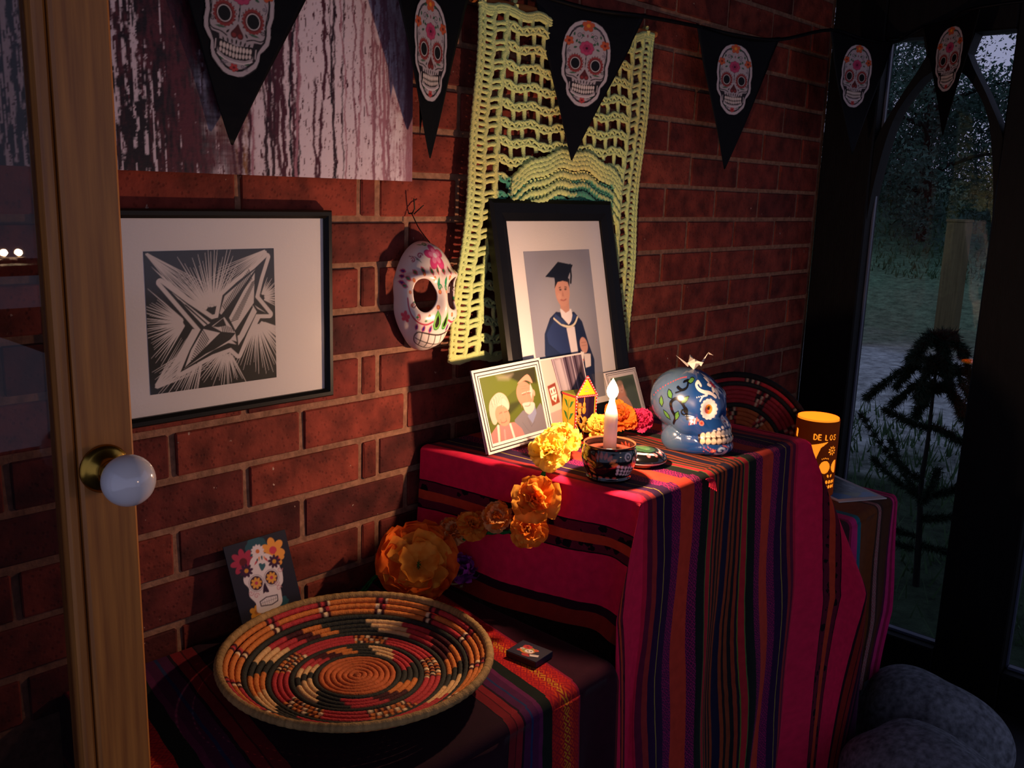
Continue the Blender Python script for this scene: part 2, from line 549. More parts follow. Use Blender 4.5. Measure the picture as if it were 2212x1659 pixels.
def arch_bar(par, y0, s):
    # outer and inner edge of one curved limb (local y from the left jamb, z), as seen in the photograph
    outer = [(0, 1.40), (0, 1.515), (.047, 1.619), (.094, 1.70), (.12, 1.75), (.15, ZH)]
    inner = [(.0, 1.30), (.012, 1.42), (.044, 1.575), (.098, 1.668), (.135, 1.70), (.175, 1.745)]
    W = .33
    O = spline(outer, 5); I = spline(inner, 5)
    if s < 0:
        O[:, 0] = W - O[:, 0]; I[:, 0] = W - I[:, 0]
    n = len(O); V = []
    for x in (2.616, 2.674):
        V += [(x, y0 - q[0], q[1]) for q in O] + [(x, y0 - q[0], q[1]) for q in I]
    F = []
    for k in range(n - 1):
        F += [[k, k + 1, n + k + 1, n + k], [2 * n + k, 3 * n + k, 3 * n + k + 1, 2 * n + k + 1],
              [k, 2 * n + k, 2 * n + k + 1, k + 1], [n + k, n + k + 1, 3 * n + k + 1, 3 * n + k]]
    F += [[0, n, 3 * n, 2 * n], [n - 1, 3 * n - 1, 4 * n - 1, 2 * n - 1]]
    mk('arch_limb', V, F, DARKWOOD, par, smooth=False)
def window(name, ya, yb):
    w = struct(name)
    box('pane', (2.66, (ya + yb) / 2, (ZS + ZH) / 2), (.004, abs(yb - ya) - .002, ZH - ZS - .002), PANE, w, 0)
    arch_bar(w, ya, 1); arch_bar(w, ya, -1)
    # apex block where the two limbs meet
    V = []
    for x in (2.616, 2.674):
        V += [(x, ya - q[0], q[1]) for q in ((.10, ZH), (.23, ZH), (.215, 1.735), (.165, 1.715), (.115, 1.735))]
    mk('arch_apex', V, [[0, 1, 2, 3, 4], [9, 8, 7, 6, 5]] + [[k, 5 + k, 5 + (k + 1) % 5, (k + 1) % 5] for k in range(5)], DARKWOOD, w, smooth=False)
    for y in (ya - .003, yb + .003):
        box('glazing_bead', (2.655, y, (ZS + ZH) / 2), (.012, .006, ZH - ZS), BEAD, w, .001)
    box('glazing_bead', (2.65, (ya + yb) / 2, ZS + .004), (.02, abs(yb - ya) - .014, .008), BEAD, w, .001)
window('window_1', Y1, Y2)
window('window_2', Y3, Y4)

# ---------------- pine glazed door standing open in front of the wall
PINE = None
def pine_mat():
    m, nt, b, N, L = new_mat('varnished pine')
    tc = N.new('ShaderNodeTexCoord'); mp = N.new('ShaderNodeMapping'); mp.inputs['Scale'].default_value = (1, 1, .04)
    L.new(tc.outputs['Object'], mp.inputs[0])
    nz = N.new('ShaderNodeTexNoise'); nz.inputs['Scale'].default_value = 130; nz.inputs['Detail'].default_value = 5
    L.new(mp.outputs[0], nz.inputs['Vector'])
    rp = N.new('ShaderNodeValToRGB')
    rp.color_ramp.elements[0].position = .3; rp.color_ramp.elements[0].color = (*lin('#93592a'), 1)
    rp.color_ramp.elements[1].position = .7; rp.color_ramp.elements[1].color = (*lin('#bf7c38'), 1)
    L.new(nz.outputs[0], rp.inputs[0]); L.new(rp.outputs[0], b.inputs['Base Color'])
    b.inputs['Roughness'].default_value = .42; b.inputs['Specular IOR Level'].default_value = .4
    bp = N.new('ShaderNodeBump'); bp.inputs['Strength'].default_value = .25; bp.inputs['Distance'].default_value = .001
    L.new(nz.outputs[0], bp.inputs['Height']); L.new(bp.outputs[0], b.inputs['Normal'])
    return m
PINE = pine_mat()
dr = struct('door_1')
DY = -.30
DX0, DX1 = -.42, .417
box('stile', ((.360 + DX1) / 2, DY + .02, 1.0), (DX1 - .360, .04, 1.99), PINE, dr, .003)
box('glazing_bead', (.3525, DY + .021, 1.0), (.0125, .034, 1.72), PINE, dr, .003)
box('stile', ((DX0 - .0 + DX0 + .075) / 2, DY + .02, 1.0), (.075, .04, 1.99), PINE, dr, .003)
box('rail', (.0075, DY + .02, 1.925), (.703, .038, .13), PINE, dr, .003)
box('rail', (.0075, DY + .02, .075), (.703, .038, .13), PINE, dr, .003)
box('pane', (.0, DY + .022, 1.0), (.69, .004, 1.72), glass_mat('door glass', .01, tint=(.62, .60, .62)), dr, 0)
BRASS = mat('brass', '#b08a3a', .25, .5, metal=1.0)
kx, kz = .384, 1.058
Mk = Matrix.Translation((kx, DY, kz)) @ Matrix.Rotation(pi / 2, 4, 'X')   # lathe axis -> -y
def lathe_M(name, prof, m, par, n=40):
    V, F = lathe_geo(prof, n)
    V = np.array([(Mk @ Vector(v))[:] for v in V])
    return mk(name, V, F, m, par)
kb = lathe_M('door_knob', [(0, .032)] + [(.0262 * sin(a), .056 - .0245 * cos(a)) for a in np.linspace(.35, pi, 18)], mat('white porcelain', '#e6e1e2', .12, .6, coat=.6), dr)
V, F = lathe_geo([(.0, .0), (.0255, .0), (.0255, .003), (.021, .006), (.014, .008), (.0115, .016), (.0125, .034), (0, .035)], 40)
V = np.array([(Mk @ Vector(v))[:] for v in V])
tag(mk('rose', V, F, BRASS, kb), 'brass rose and neck behind the knob')
box('latch_plate', (.4192, DY + .02, 1.075), (.003, .016, .06), mat('blackened steel', '#141212', .4, .4, metal=.6), dr, .0008)

# ================================================================ OUTSIDE, at dusk
def ground_mat():
    m, nt, b, N, L = new_mat('gravel track and grass')
    tc = N.new('ShaderNodeTexCoord')
    sx = N.new('ShaderNodeSeparateXYZ'); L.new(tc.outputs['Object'], sx.inputs[0])
    n0 = N.new('ShaderNodeTexNoise'); n0.inputs['Scale'].default_value = .55; n0.inputs['Detail'].default_value = 5
    L.new(tc.outputs['Object'], n0.inputs['Vector'])
    ad = N.new('ShaderNodeMath'); ad.operation = 'MULTIPLY_ADD'; ad.inputs[1].default_value = 6.5
    L.new(n0.outputs[0], ad.inputs[0]); L.new(sx.outputs['X'], ad.inputs[2])
    mr = N.new('ShaderNodeMapRange'); mr.inputs['From Min'].default_value = 0; mr.inputs['From Max'].default_value = 30
    L.new(ad.outputs[0], mr.inputs[0])
    rp = N.new('ShaderNodeValToRGB')
    E = rp.color_ramp.elements
    E[0].position = .0; E[0].color = (*lin('#3c4a34'), 1)
    E[1].position = 1; E[1].color = (*lin('#56765c'), 1)
    for p_, c in ((.255, '#3a4a35'), (.29, '#c2c6bd'), (.385, '#cdd0c8'), (.425, '#aaa691'), (.47, '#7d8d6c'), (.56, '#6f946e'), (.75, '#5c8266')):
        e = E.new(p_); e.color = (*lin(c), 1)
    L.new(mr.outputs[0], rp.inputs[0])
    n1 = N.new('ShaderNodeTexNoise'); n1.inputs['Scale'].default_value = 9; n1.inputs['Detail'].default_value = 9; n1.inputs['Roughness'].default_value = .75
    L.new(tc.outputs['Object'], n1.inputs['Vector'])
    r1 = N.new('ShaderNodeValToRGB')
    r1.color_ramp.elements[0].position = .35; r1.color_ramp.elements[0].color = (.4, .4, .4, 1)
    r1.color_ramp.elements[1].position = .65; r1.color_ramp.elements[1].color = (1.5, 1.5, 1.5, 1)
    L.new(n1.outputs[0], r1.inputs[0])
    mx = N.new('ShaderNodeMix'); mx.data_type = 'RGBA'; mx.blend_type = 'MULTIPLY'; mx.inputs[0].default_value = 1
    L.new(rp.outputs[0], mx.inputs[6]); L.new(r1.outputs[0], mx.inputs[7])
    L.new(mx.outputs[2], b.inputs['Base Color'])
    b.inputs['Roughness'].default_value = .95; b.inputs['Specular IOR Level'].default_value = .1
    bp = N.new('ShaderNodeBump'); bp.inputs['Strength'].default_value = 1; bp.inputs['Distance'].default_value = .05
    L.new(n1.outputs[0], bp.inputs['Height']); L.new(bp.outputs[0], b.inputs['Normal'])
    return m
gx, gy = np.meshgrid(np.linspace(2.8, 40, 90), np.linspace(-10, 24, 60), indexing='ij')
def gz_at(x, y):
    bank = .20 * np.clip(x - 11.5, 0, 7) + .07 * np.clip(x - 18.5, 0, 99)
    return -.04 + .05 * np.sin(x * .9 + y * .7) * np.clip((x - 4) / 6, 0, 1) + bank * (.75 + .22 * np.clip((y - x * .30 + 1.2) / 2, -1, 1)) + .05 * np.sin(1.3 * y) * np.clip((x - 10) / 8, 0, 1)
gz = gz_at(gx, gy)
ground = mk('ground', np.stack([gx, gy, gz], -1).reshape(-1, 3), quads(90, 60), ground_mat())
ground['kind'] = 'structure'
# tufts of grass along the verges
rs = np.random.default_rng(3)
n = 9000
tx = np.concatenate([3.0 + 3.2 * rs.random(n // 3) ** .8, 13.5 + 12 * rs.random(n - n // 3)])
ty = (tx * .30 - 1.23 + .45) + (rs.random(n) - .5) * (1.2 + tx * .45)
th = .05 + .09 * rs.random(n)
ta = rs.random(n) * 6.28; lean = (rs.random((n, 2)) - .5) * .12
wv = .0025 + .0009 * tx
V = np.empty((n, 3, 3))
V[:, 0] = np.stack([tx - wv * np.cos(ta), ty - wv * np.sin(ta), gz_at(tx, ty) - .01], -1)
V[:, 1] = np.stack([tx + wv * np.cos(ta), ty + wv * np.sin(ta), gz_at(tx, ty) - .01], -1)
V[:, 2] = np.stack([tx + lean[:, 0], ty + lean[:, 1], gz_at(tx, ty) + th], -1)
tag(mk('grass', V.reshape(-1, 3), np.arange(n * 3).reshape(-1, 3), mat('dusk grass', '#3c5236', .9, .1, var=(3, .3))), 'rough grass growing along both sides of the gravel track outside', 'grass', kind='stuff')

LEAF = [mat('dark tree leaves', '#3a5146', .8, .15, var=(.8, .35)), mat('blue-green tree leaves', '#3f584c', .8, .15, var=(.8, .35)), mat('grey-green tree leaves', '#4b6257', .8, .15, var=(.8, .35))]
BARK = mat('dark bark', '#1c1a19', .9, .1, var=(6, .3), bump=(30, .4))
def tree(x, y, h, r, lab, mi, nl, seed, low=.15):
    z0 = float(gz_at(x, y))
    t = thing('tree', (x, y, z0), lab, 'tree', 'trees beyond the garden track')
    rr = np.random.default_rng(seed)
    P = [(x, y, z0 - .1), (x + .1, y, z0 + h * .3), (x - .05, y + .1, z0 + h * .6), (x, y, z0 + h * .92)]
    tube('trunk', spline(P, 4), np.linspace(.10, .02, 13), BARK, t, 7)
    for k in range(5):
        a = rr.random() * 6.28; zz = z0 + h * (.25 + .12 * k)
        tube('branch', spline([(x, y, zz), (x + cos(a) * r * .4, y + sin(a) * r * .4, zz + .3), (x + cos(a) * r * .8, y + sin(a) * r * .8, zz + .4)], 3), np.linspace(.05, .012, 7), BARK, t, 5)
    m = 26
    cz = z0 + h * (low + (1 - low) * rr.random(m)); rad = r * np.sqrt(np.clip(1 - ((cz - z0) / h - .45) ** 2 / .36, .1, 1))
    ca = rr.random(m) * 6.28; cd = rad * np.sqrt(rr.random(m)) * .85
    cc = np.stack([x + cd * np.cos(ca), y + cd * np.sin(ca), cz], -1)
    k = rr.integers(0, m, nl)
    c = cc[k] + rr.normal(size=(nl, 3)) * np.array([.30, .30, .22]) * r * .5
    s = (.019 + .026 * rr.random(nl))[:, None]
    u = rr.normal(size=(nl, 3)); u /= np.linalg.norm(u, axis=1)[:, None]
    w = np.cross(u, rr.normal(size=(nl, 3))); w /= np.linalg.norm(w, axis=1)[:, None]
    V = np.stack([c - u * s * 1.4, c + w * s * .6, c + u * s * 1.4, c - w * s * .6], 1).reshape(-1, 3)
    f = mk('foliage', V, np.arange(nl * 4).reshape(-1, 4), LEAF[mi], t)
    f['kind'] = 'stuff'
TREES = [(16.5, 4.6, 3.0, 1.7, 1, 2400, .1, 'low blue-green tree at the left edge of the arched window, sky above it'), (17.5, 1.9, 5.8, 2.0, 0, 6500, .05, 'dark leafy tree straight above the door-reflection post, beyond the grassy bank'), (17, 0.0, 6.4, 2.0, 0, 6000, .05, 'dark leafy tree at the right edge of the arched window view'),
         (21, 6.3, 4.4, 2.0, 1, 3000, .1, 'thin blue-green tree far back at the left, pale sky showing through its crown'), (21.5, 3.6, 7.2, 2.5, 2, 7500, .05, 'pale grey-green tree in the middle distance, second row behind the bank'), (22, 0.4, 8.2, 2.6, 0, 7000, .05, 'tall dark tree in the second row, behind the right half of the window'),
         (18, 7.6, 4.6, 2.0, 0, 3500, .05, 'dark tree left of the low blue-green one, mostly behind the window post'), (18, -2.4, 7.2, 2.4, 1, 4500, .05, 'blue-green tree seen through the narrow right-hand pane'), (27, 9.5, 5, 2.8, 0, 4500, .02, 'distant dark tree at the far left behind all the others'), (27.5, 3.2, 9, 3.2, 2, 7000, .02, 'tallest grey-green tree, farthest away in the middle of the window')]
for x, y, h, r, mi, nl, low, lab in TREES:
    tree(x, y, h, r, lab, mi, int(nl * 4.6), int(x * 10 + y * 7 + 200), low)

# fir sapling just outside the glass
sap = thing('fir_sapling', (3.4, -.16, -.04), 'young dark fir with drooping tiers standing just outside the arched window', 'tree')
FIR = mat('dark fir needles', '#1c2a1c', .8, .15, var=(20, .4))
tp = spline([(3.4, -.165, -.05), (3.4, -.150, .2), (3.4, -.138, .343), (3.4, -.142, .52), (3.4, -.139, .7), (3.4, -.14, .885)], 4)
tube('trunk', tp, np.linspace(.013, .004, len(tp)), BARK, sap, 7)
rf = np.random.default_rng(5)
def fir_branch(P, dens, nl, stick=.0035):
    P = spline(P, 6)
    parts = [tube_geo(P, np.linspace(stick, .001, len(P)), 5)]
    T = np.gradient(P, axis=0)
    k = rf.integers(1, len(P), dens)
    c = P[k] + rf.normal(size=(dens, 3)) * .004
    t = T[k] / np.linalg.norm(T[k], axis=1)[:, None]
    o = rf.normal(size=(dens, 3)); o[:, 2] -= .25; o /= np.linalg.norm(o, axis=1)[:, None]
    dr_ = o * .8 + t * .6; dr_ /= np.linalg.norm(dr_, axis=1)[:, None]
    w = np.cross(dr_, rf.normal(size=(dens, 3))); w /= np.linalg.norm(w, axis=1)[:, None]
    L_ = (nl * (.6 + .6 * rf.random(dens)))[:, None]
    V = np.stack([c - w * .0022, c + w * .0022, c + dr_ * L_], 1).reshape(-1, 3)
    parts.append((V, np.arange(dens * 3).reshape(-1, 3)))
    V, F = merge(parts)
    mk('branch', V, F, FIR, sap)
for a, z, l, dz in [(k * .9 + .2, .885 - .012 * (k % 3), .10 + .03 * (k % 2), -.05 - .03 * (k % 3)) for k in range(7)] + [(k * 1.05, .80 - .02 * (k % 3), .16 + .03 * (k % 3), -.10) for k in range(7)] + [(k * 1.3 + .5, .70, .13, -.07) for k in range(5)]:
    b0 = np.array([3.4, -.14, z])
    fir_branch([b0, b0 + [cos(a) * l * .4, sin(a) * l * .4, .02], b0 + [cos(a) * l * .8, sin(a) * l * .8, dz * .5], b0 + [cos(a) * l, sin(a) * l, dz]], 1100, .034)
for y1, z1, z0, dx in ((.02, .60, .56, .0), (-.26, .52, .57, .03), (.085, .57, .36, -.05), (.07, .38, .30, .08), (-.30, .40, .31, -.03), (-.27, .25, .22, .06), (.06, .2, .15, -.06), (.02, .46, .30, .1), (-.22, .44, .28, -.1), (.1, .12, .1, .0), (-.3, .1, .12, .05)):
    fir_branch([(3.4, -.145, z0), (3.4 + dx * .5, -.145 + (y1 + .145) * .5, z0 + (z1 - z0) * .35), (3.4 + dx, y1, z1)], 800, .028)

pz = float(gz_at(10.4, 2.05))  # added post imitates the lit wooden door reflected in the window glass
post = thing('reflection_post', (10.4, 2.05, pz), 'added square post standing in for the lit wooden door reflected in the window glass', 'post')
REFLW = mat('reflected door timber', '#62593c', .85, .15, var=(12, .2), stretch=(4, 4, .3))
box('reflection_shaft', (10.4, 2.05, (1.19 + pz) / 2), (.2, .2, 1.19 - pz), REFLW, post, .008)
box('reflection_cap', (10.4, 2.05, 1.205), (.215, .215, .03), REFLW, post, .006)

# unseen support box behind the altar; the coiled plate stands on it
tr1 = struct('plate_support')
box('plate_support_box', (2.15, -.112, .2775), (.85, .20, .555), DARKWOOD, tr1, .004)
# ================================================================ ON THE BRICK WALL
PRINT = attr_mat('printed ink', .55, .25)
GLOSSPRINT = attr_mat('photo paper', .3, .35)
BLACKF = mat('black painted frame', '#080707', .45, .22, var=(30, .2))
WHITECARD = mat('white mount card', '#d9d2cf', .8, .15, bump=(300, .1))
FRAMEGLASS = glass_mat('picture glass', .10)

# ---------------- canvas with running paint
cv = thing('drip_painting', (.74, -.018, 1.62), 'large unframed canvas of dark maroon and white running paint, top left of the wall', 'painting')
CX0, CX1, CZ0, CZ1 = .24, 1.0275, 1.363, 1.90
box('stretcher', ((CX0 + CX1) / 2, -.0175, (CZ0 + CZ1) / 2), (CX1 - CX0 - .001, .033, CZ1 - CZ0 - .001), mat('raw canvas edge', '#c9b3a6', .9, .1, bump=(400, .3)), cv, .002)
def canvas_color():
    nx, nz = 430, 300
    r = np.random.default_rng(21)
    x = np.linspace(CX0, CX1, nx)[:, None]; z = np.linspace(CZ1, CZ0, nz)[None, :]
    st = blur(blur(r.random((nx, nz)), 9, 1), 2, 0); st = (st - st.mean()) / st.std()
    fine = blur(r.random((nx, nz)), 4, 1); fine = (fine - fine.mean()) / fine.std()
    lng = blur(blur(r.random((nx, nz)), 60, 1), 3, 0); lng = (lng - lng.mean()) / lng.std()
    big = blur(blur(r.random((nx, nz)), 26, 1), 14, 0); big = (big - big.mean()) / big.std()
    white = np.array(lin('#dccbd6')); mar = np.array(lin('#4a1c2a')); dk = np.array(lin('#1c0d15')); red = np.array(lin('#6b3038')); pk = np.array(lin('#a3707f')); ochre = np.array(lin('#a0703f'))
    C = np.empty((nx, nz, 3)); C[:] = white
    def put(mask, c):
        mask = np.clip(mask, 0, 1)[..., None]; C[:] = C * (1 - mask) + c * mask
    put((st + .6 * fine - 1.55) * 1.6, mar)
    put(np.clip((fine - 1.6) * 2, 0, .6), red)
    # left part: dark washes with white streaks showing through
    dark = 1 / (1 + np.exp((x - (.70 + .02 * big)) / .014))
    ws = np.clip((lng * .9 + st * .6 + np.clip((z * -1 + 1.62) * 2.2, -.5, .6) + np.where(x < .60, .45, -1.7) - .85) * 1.6, 0, 1)
    tone = np.clip(.5 + .28 * big + .25 * st + (x - .62) * 4, 0, 1)[..., None]
    col = dk * (1 - tone) + (mar * .6 + red * .4) * tone
    m = (dark * (1 - ws))[..., None]
    C[:] = C * (1 - m) + col * m
    put(np.exp(-((x - .715) / .012) ** 2) * np.clip((1.50 - z) / .1, 0, 1) * np.clip(.6 + .5 * st, 0, 1), ochre * .7 + mar * .3)
    # separate runs of paint
    for k in range(46):
        x0 = .69 + .33 * r.random() ** 1.0; zt = CZ1 - .1 - .3 * r.random() if k % 3 else CZ1
        ze = CZ0 if k % 4 else CZ0 + .12 * r.random()
        w = (.0010 + .0016 * r.random()) * (1.5 if k % 5 == 0 else 1)
        path = x0 + np.cumsum(r.normal(size=nz)) * .0005
        d = np.abs(x - path[None, :]) - w * (1 + .25 * st)
        act = np.clip((zt - z) / .01, 0, 1) * np.clip((z - ze) / .004 + 1, 0, 1)
        put(np.clip(.5 - d / .0022, 0, 1) * act, [mar, dk, dk * .6 + mar * .4, pk, mar][k % 5] if x0 < .9 else [pk, pk * .6 + mar * .4][k % 2])
    put(1 / (1 + np.exp(-(x - .955) / .02)) * np.clip(.45 + .25 * st + .2 * big, 0, .75), pk)
    put(1 / (1 + np.exp(-(x - 1.012) / .002)) * .85, pk * .7 + mar * .3)
    return C.reshape(-1, 3), nx, nz
cc, nx, nz = canvas_color()
gx, gz2 = np.meshgrid(np.linspace(CX0, CX1, nx), np.linspace(CZ1, CZ0, nz), indexing='ij')
mk('painted_face', np.stack([gx, np.full_like(gx, -.0352), gz2], -1).reshape(-1, 3), quads(nx, nz)[:, ::-1], attr_mat('running paint', .45, .3, bump=(260, .2)), cv, col=cc)

# ---------------- picture frames
def frame_bars(t, M, w, h, fw, fd, mtl):
    """mitred frame in its own plane: x across, z up, y=0 back, -y toward the viewer"""
    V, F = [], []
    def bar(a, b, ai, bi):
        o = len(V)
        for (p, q) in ((a, ai), (b, bi)):
            mid = ((p[0] * .35 + q[0] * .65), (p[1] * .35 + q[1] * .65))
            V.extend([(p[0], 0, p[1]), (p[0], -fd * .8, p[1]), (p[0] * .8 + q[0] * .2, -fd, p[1] * .8 + q[1] * .2), (mid[0], -fd, mid[1]), (q[0], -fd * .75, q[1]), (q[0], 0, q[1])])
        for k in range(6):
            F.append([o + k, o + (k + 1) % 6, o + 6 + (k + 1) % 6, o + 6 + k])
    O = [(-w / 2, h), (w / 2, h), (w / 2, 0), (-w / 2, 0)]
    I = [(-w / 2 + fw, h - fw), (w / 2 - fw, h - fw), (w / 2 - fw, fw), (-w / 2 + fw, fw)]
    for k in range(4): bar(O[k], O[(k + 1) % 4], I[k], I[(k + 1) % 4])
    V = np.array([(M @ Vector(v))[:] for v in V])
    return mk('frame', V, F, mtl, t, smooth=False)
def mslab(name, t, M, x0, x1, z0, z1, y, th, mtl):
    bm = cube_bm(((x0 + x1) / 2, y + th / 2, (z0 + z1) / 2), (x1 - x0, th, z1 - z0))
    return bm_obj(name, bm, mtl, t, M=M)
def msheet(name, t, M, x0, x1, z0, z1, y, paint, base, w, h, nx, ny, mtl):
    f = lambda UV: np.array([(M @ Vector((x0 + (x1 - x0) * u, y, z1 - (z1 - z0) * v)))[:] for u, v in UV])
    return print_sheet(name, f, nx, ny, paint, base, mtl, t, w, h)

# linocut of a folded-paper crane
lf = thing('linocut_picture', (.68, -.004, 1.017), 'thin black framed linocut of a folded paper crane with rays on a wide white mount', 'picture')
Ml = Matrix.Translation((.68, -.003, 1.017))
frame_bars(lf, Ml, .394, .297, .0125, .019, BLACKF)
mslab('mount', lf, Ml, -.187, .187, .008, .289, -.009, .003, WHITECARD)
q = quadmap((182, 345), (993, 340), (993, 1135), (213, 1235))
Q = lambda *p: [tuple(k) for k in q(p) * 100]
pl = Paint()
INK, PAP = '#171414', '#cfc6c3'
rl = random.Random(4)
def rays(cx, cy, a0, a1, n, r0, r1, w):
    for i in range(n):
        a = radians(a0 + (a1 - a0) * (i + rl.uniform(-.2, .2)) / max(1, n - 1))
        s, e = r0 * rl.uniform(.7, 1.3), r1 * rl.uniform(.75, 1.1)
        p = [(cx + cos(a) * (s + (e - s) * t) + rl.uniform(-3, 3), cy + sin(a) * (s + (e - s) * t) + rl.uniform(-3, 3)) for t in (0, .5, 1)]
        pl.line(Q(*p), w, PAP, taper=True)
crane_out = [(285, 540), (450, 668), (600, 772), (640, 762), (670, 625), (760, 545), (872, 462), (948, 392), (905, 520), (872, 640), (912, 690), (957, 747), (876, 746), (820, 860), (762, 992), (715, 950), (600, 990), (400, 1097), (460, 960), (530, 835)]
for p_, w_ in ((crane_out, 7.5),):
    Qp = Q(*p_)
    pl.poly(Qp, PAP, grow=3.0)
pl.poly(Q((230, 440), (300, 500), (600, 752), (420, 640)), PAP)
pl.poly(Q((300, 1130), (420, 1010), (530, 840), (480, 830), (420, 930)), PAP)
pl.poly(Q((900, 770), (880, 745), (790, 930), (830, 900)), PAP)
rays(605, 735, 212, 300, 30, 60, 400, 1.35); rays(440, 790, 120, 222, 27, 30, 290, 1.4); rays(560, 900, 100, 150, 22, 110, 420, 1.2)
rays(690, 940, 62, 140, 20, 60, 260, 1.2); rays(880, 780, 20, 125, 30, 40, 330, 1.25); rays(905, 640, -70, 30, 18, 30, 130, 1.1); rays(950, 345, 100, 160, 24, 20, 420, .8); rays(190, 350, 28, 52, 14, 20, 470, .8); rays(230, 1200, -60, -20, 20, 30, 420, .8)
pl.poly(Q(*crane_out), INK)
pl.poly(Q((360, 605), (590, 795), (552, 815)), PAP); pl.line(Q((400, 650), (575, 808)), .8, INK); pl.line(Q((440, 680), (570, 800)), .7, INK)
pl.poly(Q((683, 630), (875, 470), (745, 640), (660, 745), (650, 735)), PAP, a=.9)
pl.poly(Q((872, 490), (862, 675), (745, 842), (708, 765), (800, 600)), PAP)
for i in range(22):
    t = i / 21; x, y = 700 + 165 * t, 690 - 190 * t
    pl.line(Q((x - 30, y - 30 * t), (x - 12, y + 30)), .7, INK)
    x2, y2 = 725 + 135 * t, 790 - 240 * t
    pl.line(Q((x2 - 8, y2), (x2 + 40 * (1 - t * .5), y2 - 18)), .6, INK)
pl.poly(Q((600, 815), (678, 760), (745, 858), (660, 850)), PAP); pl.poly(Q((605, 818), (672, 766), (690, 812), (640, 822)), INK)
for i in range(7): pl.line(Q((660 + i * 11, 800 + i * 5), (668 + i * 11, 850)), .6, INK)
pl.poly(Q((548, 832), (650, 857), (430, 1065), (470, 960)), PAP)
for i in range(14): pl.line(Q((545 - i * 6, 840 + i * 14), (560 - i * 6 + 20, 900 + i * 11)), .7, INK)
pl.poly(Q((420, 1078), (715, 898), (750, 930), (700, 920), (560, 985)), PAP); pl.poly(Q((745, 862), (752, 912), (712, 900)), PAP)
pl.poly(Q((758, 880), (856, 690), (880, 730), (800, 880), (762, 935)), PAP); pl.poly(Q((765, 870), (853, 700), (800, 800)), INK, grow=.5)
pl.poly(Q((868, 690), (932, 735), (885, 712)), PAP)
e = [0, 0]
msheet('print', lf, Ml, -.107, .095, .042, .240, -.0095, pl, INK, 100, 100, 210, 210, PRINT)
mslab('glass', lf, Ml, -.186, .186, .010, .287, -.0125, .0015, FRAMEGLASS)

# ---------------- painted skull mask
mkL = (1.066, -.014, 1.168)
ms = thing('skull_mask', mkL, 'white painted skull mask with pink flower and green nose hanging on the brick', 'mask')
nu, nv = 210, 280
r_ = np.linspace(0, 1, nu)[:, None] + np.zeros((1, nv)); th_ = (np.arange(nv) / nv * 2 * pi)[None, :] + np.zeros((nu, 1))
px_, pz_ = r_ * np.cos(th_), r_ * np.sin(th_)                       # equidistant map, edge of the mask at radius 1
EX, EZ, EA, EB = .37, .055, .235, .200
def eye_e(x, z):
    ux = (np.abs(x) - EX) / EA; uz = (z - EZ + .12 * np.clip(.37 - np.abs(x), -.25, .25) * np.sign(z - EZ) * np.clip((z - EZ) / .08, 0, 1)) / EB
    return np.sqrt(ux * ux + uz * uz)
e0_ = eye_e(px_, pz_)
near = np.abs(e0_ - 1) < .075                                       # pull the grid onto the rim of the eye holes
k_e = np.where(near, 1 / np.maximum(e0_, .5), 1.0)
px_, pz_ = np.sign(px_ + 1e-9) * (EX + (np.abs(px_) - EX) * k_e), EZ + (pz_ - EZ) * k_e
r_ = np.minimum(np.hypot(px_, pz_), 1.0); th_ = np.arctan2(pz_, px_)
RX, RZ, DP = .0625, .0955, .060
zz = pz_
jaw = np.where(zz < -.05, 1 - .17 * np.clip((-zz - .05) / .9, 0, 1) ** 1.3, 1.0) * (1 - .05 * np.exp(-((zz + .02) / .16) ** 2))
ang = r_ * pi / 2
bx = RX * jaw * np.sin(ang) * np.cos(th_); bz = RZ * np.sin(ang) * np.sin(th_) ; by = -DP * np.maximum(np.cos(ang), 0) ** .82
g = lambda x0, z0, sx, sz: np.exp(-((np.abs(px_) - x0) / sx) ** 2 - ((pz_ - z0) / sz) ** 2)
d = .007 * g(.36, .27, .30, .06) + .007 * g(.46, -.22, .2, .12) - .008 * g(.36, .05, .2, .17) + .009 * g(0, -.08, .10, .16) - .004 * g(.62, -.46, .14, .22) + .005 * g(0, -.58, .34, .12) + .004 * g(.6, .32, .3, .05) - .003 * g(0, .3, .1, .1)
nrm = np.stack([np.sin(ang) * np.cos(th_) / RX, -np.cos(ang) / DP + 0 * th_, np.sin(ang) * np.sin(th_) / RZ], -1); nrm /= np.linalg.norm(nrm, axis=-1)[..., None]
V = np.stack([bx, by, bz], -1) + nrm * d[..., None] + np.array(mkL)
pm = Paint()
RED_, PUR, GRN, ORG_ = '#c23a5c', '#3b2a7c', '#1f7d4c', '#d8743a'
def seed(x, y, a, l=.12, c1='#d0486a', c2=PUR): pm.leaf(x, y, l * 1.3, .078, a, c1); pm.leaf(x, y, l * .9, .044, a, c2)
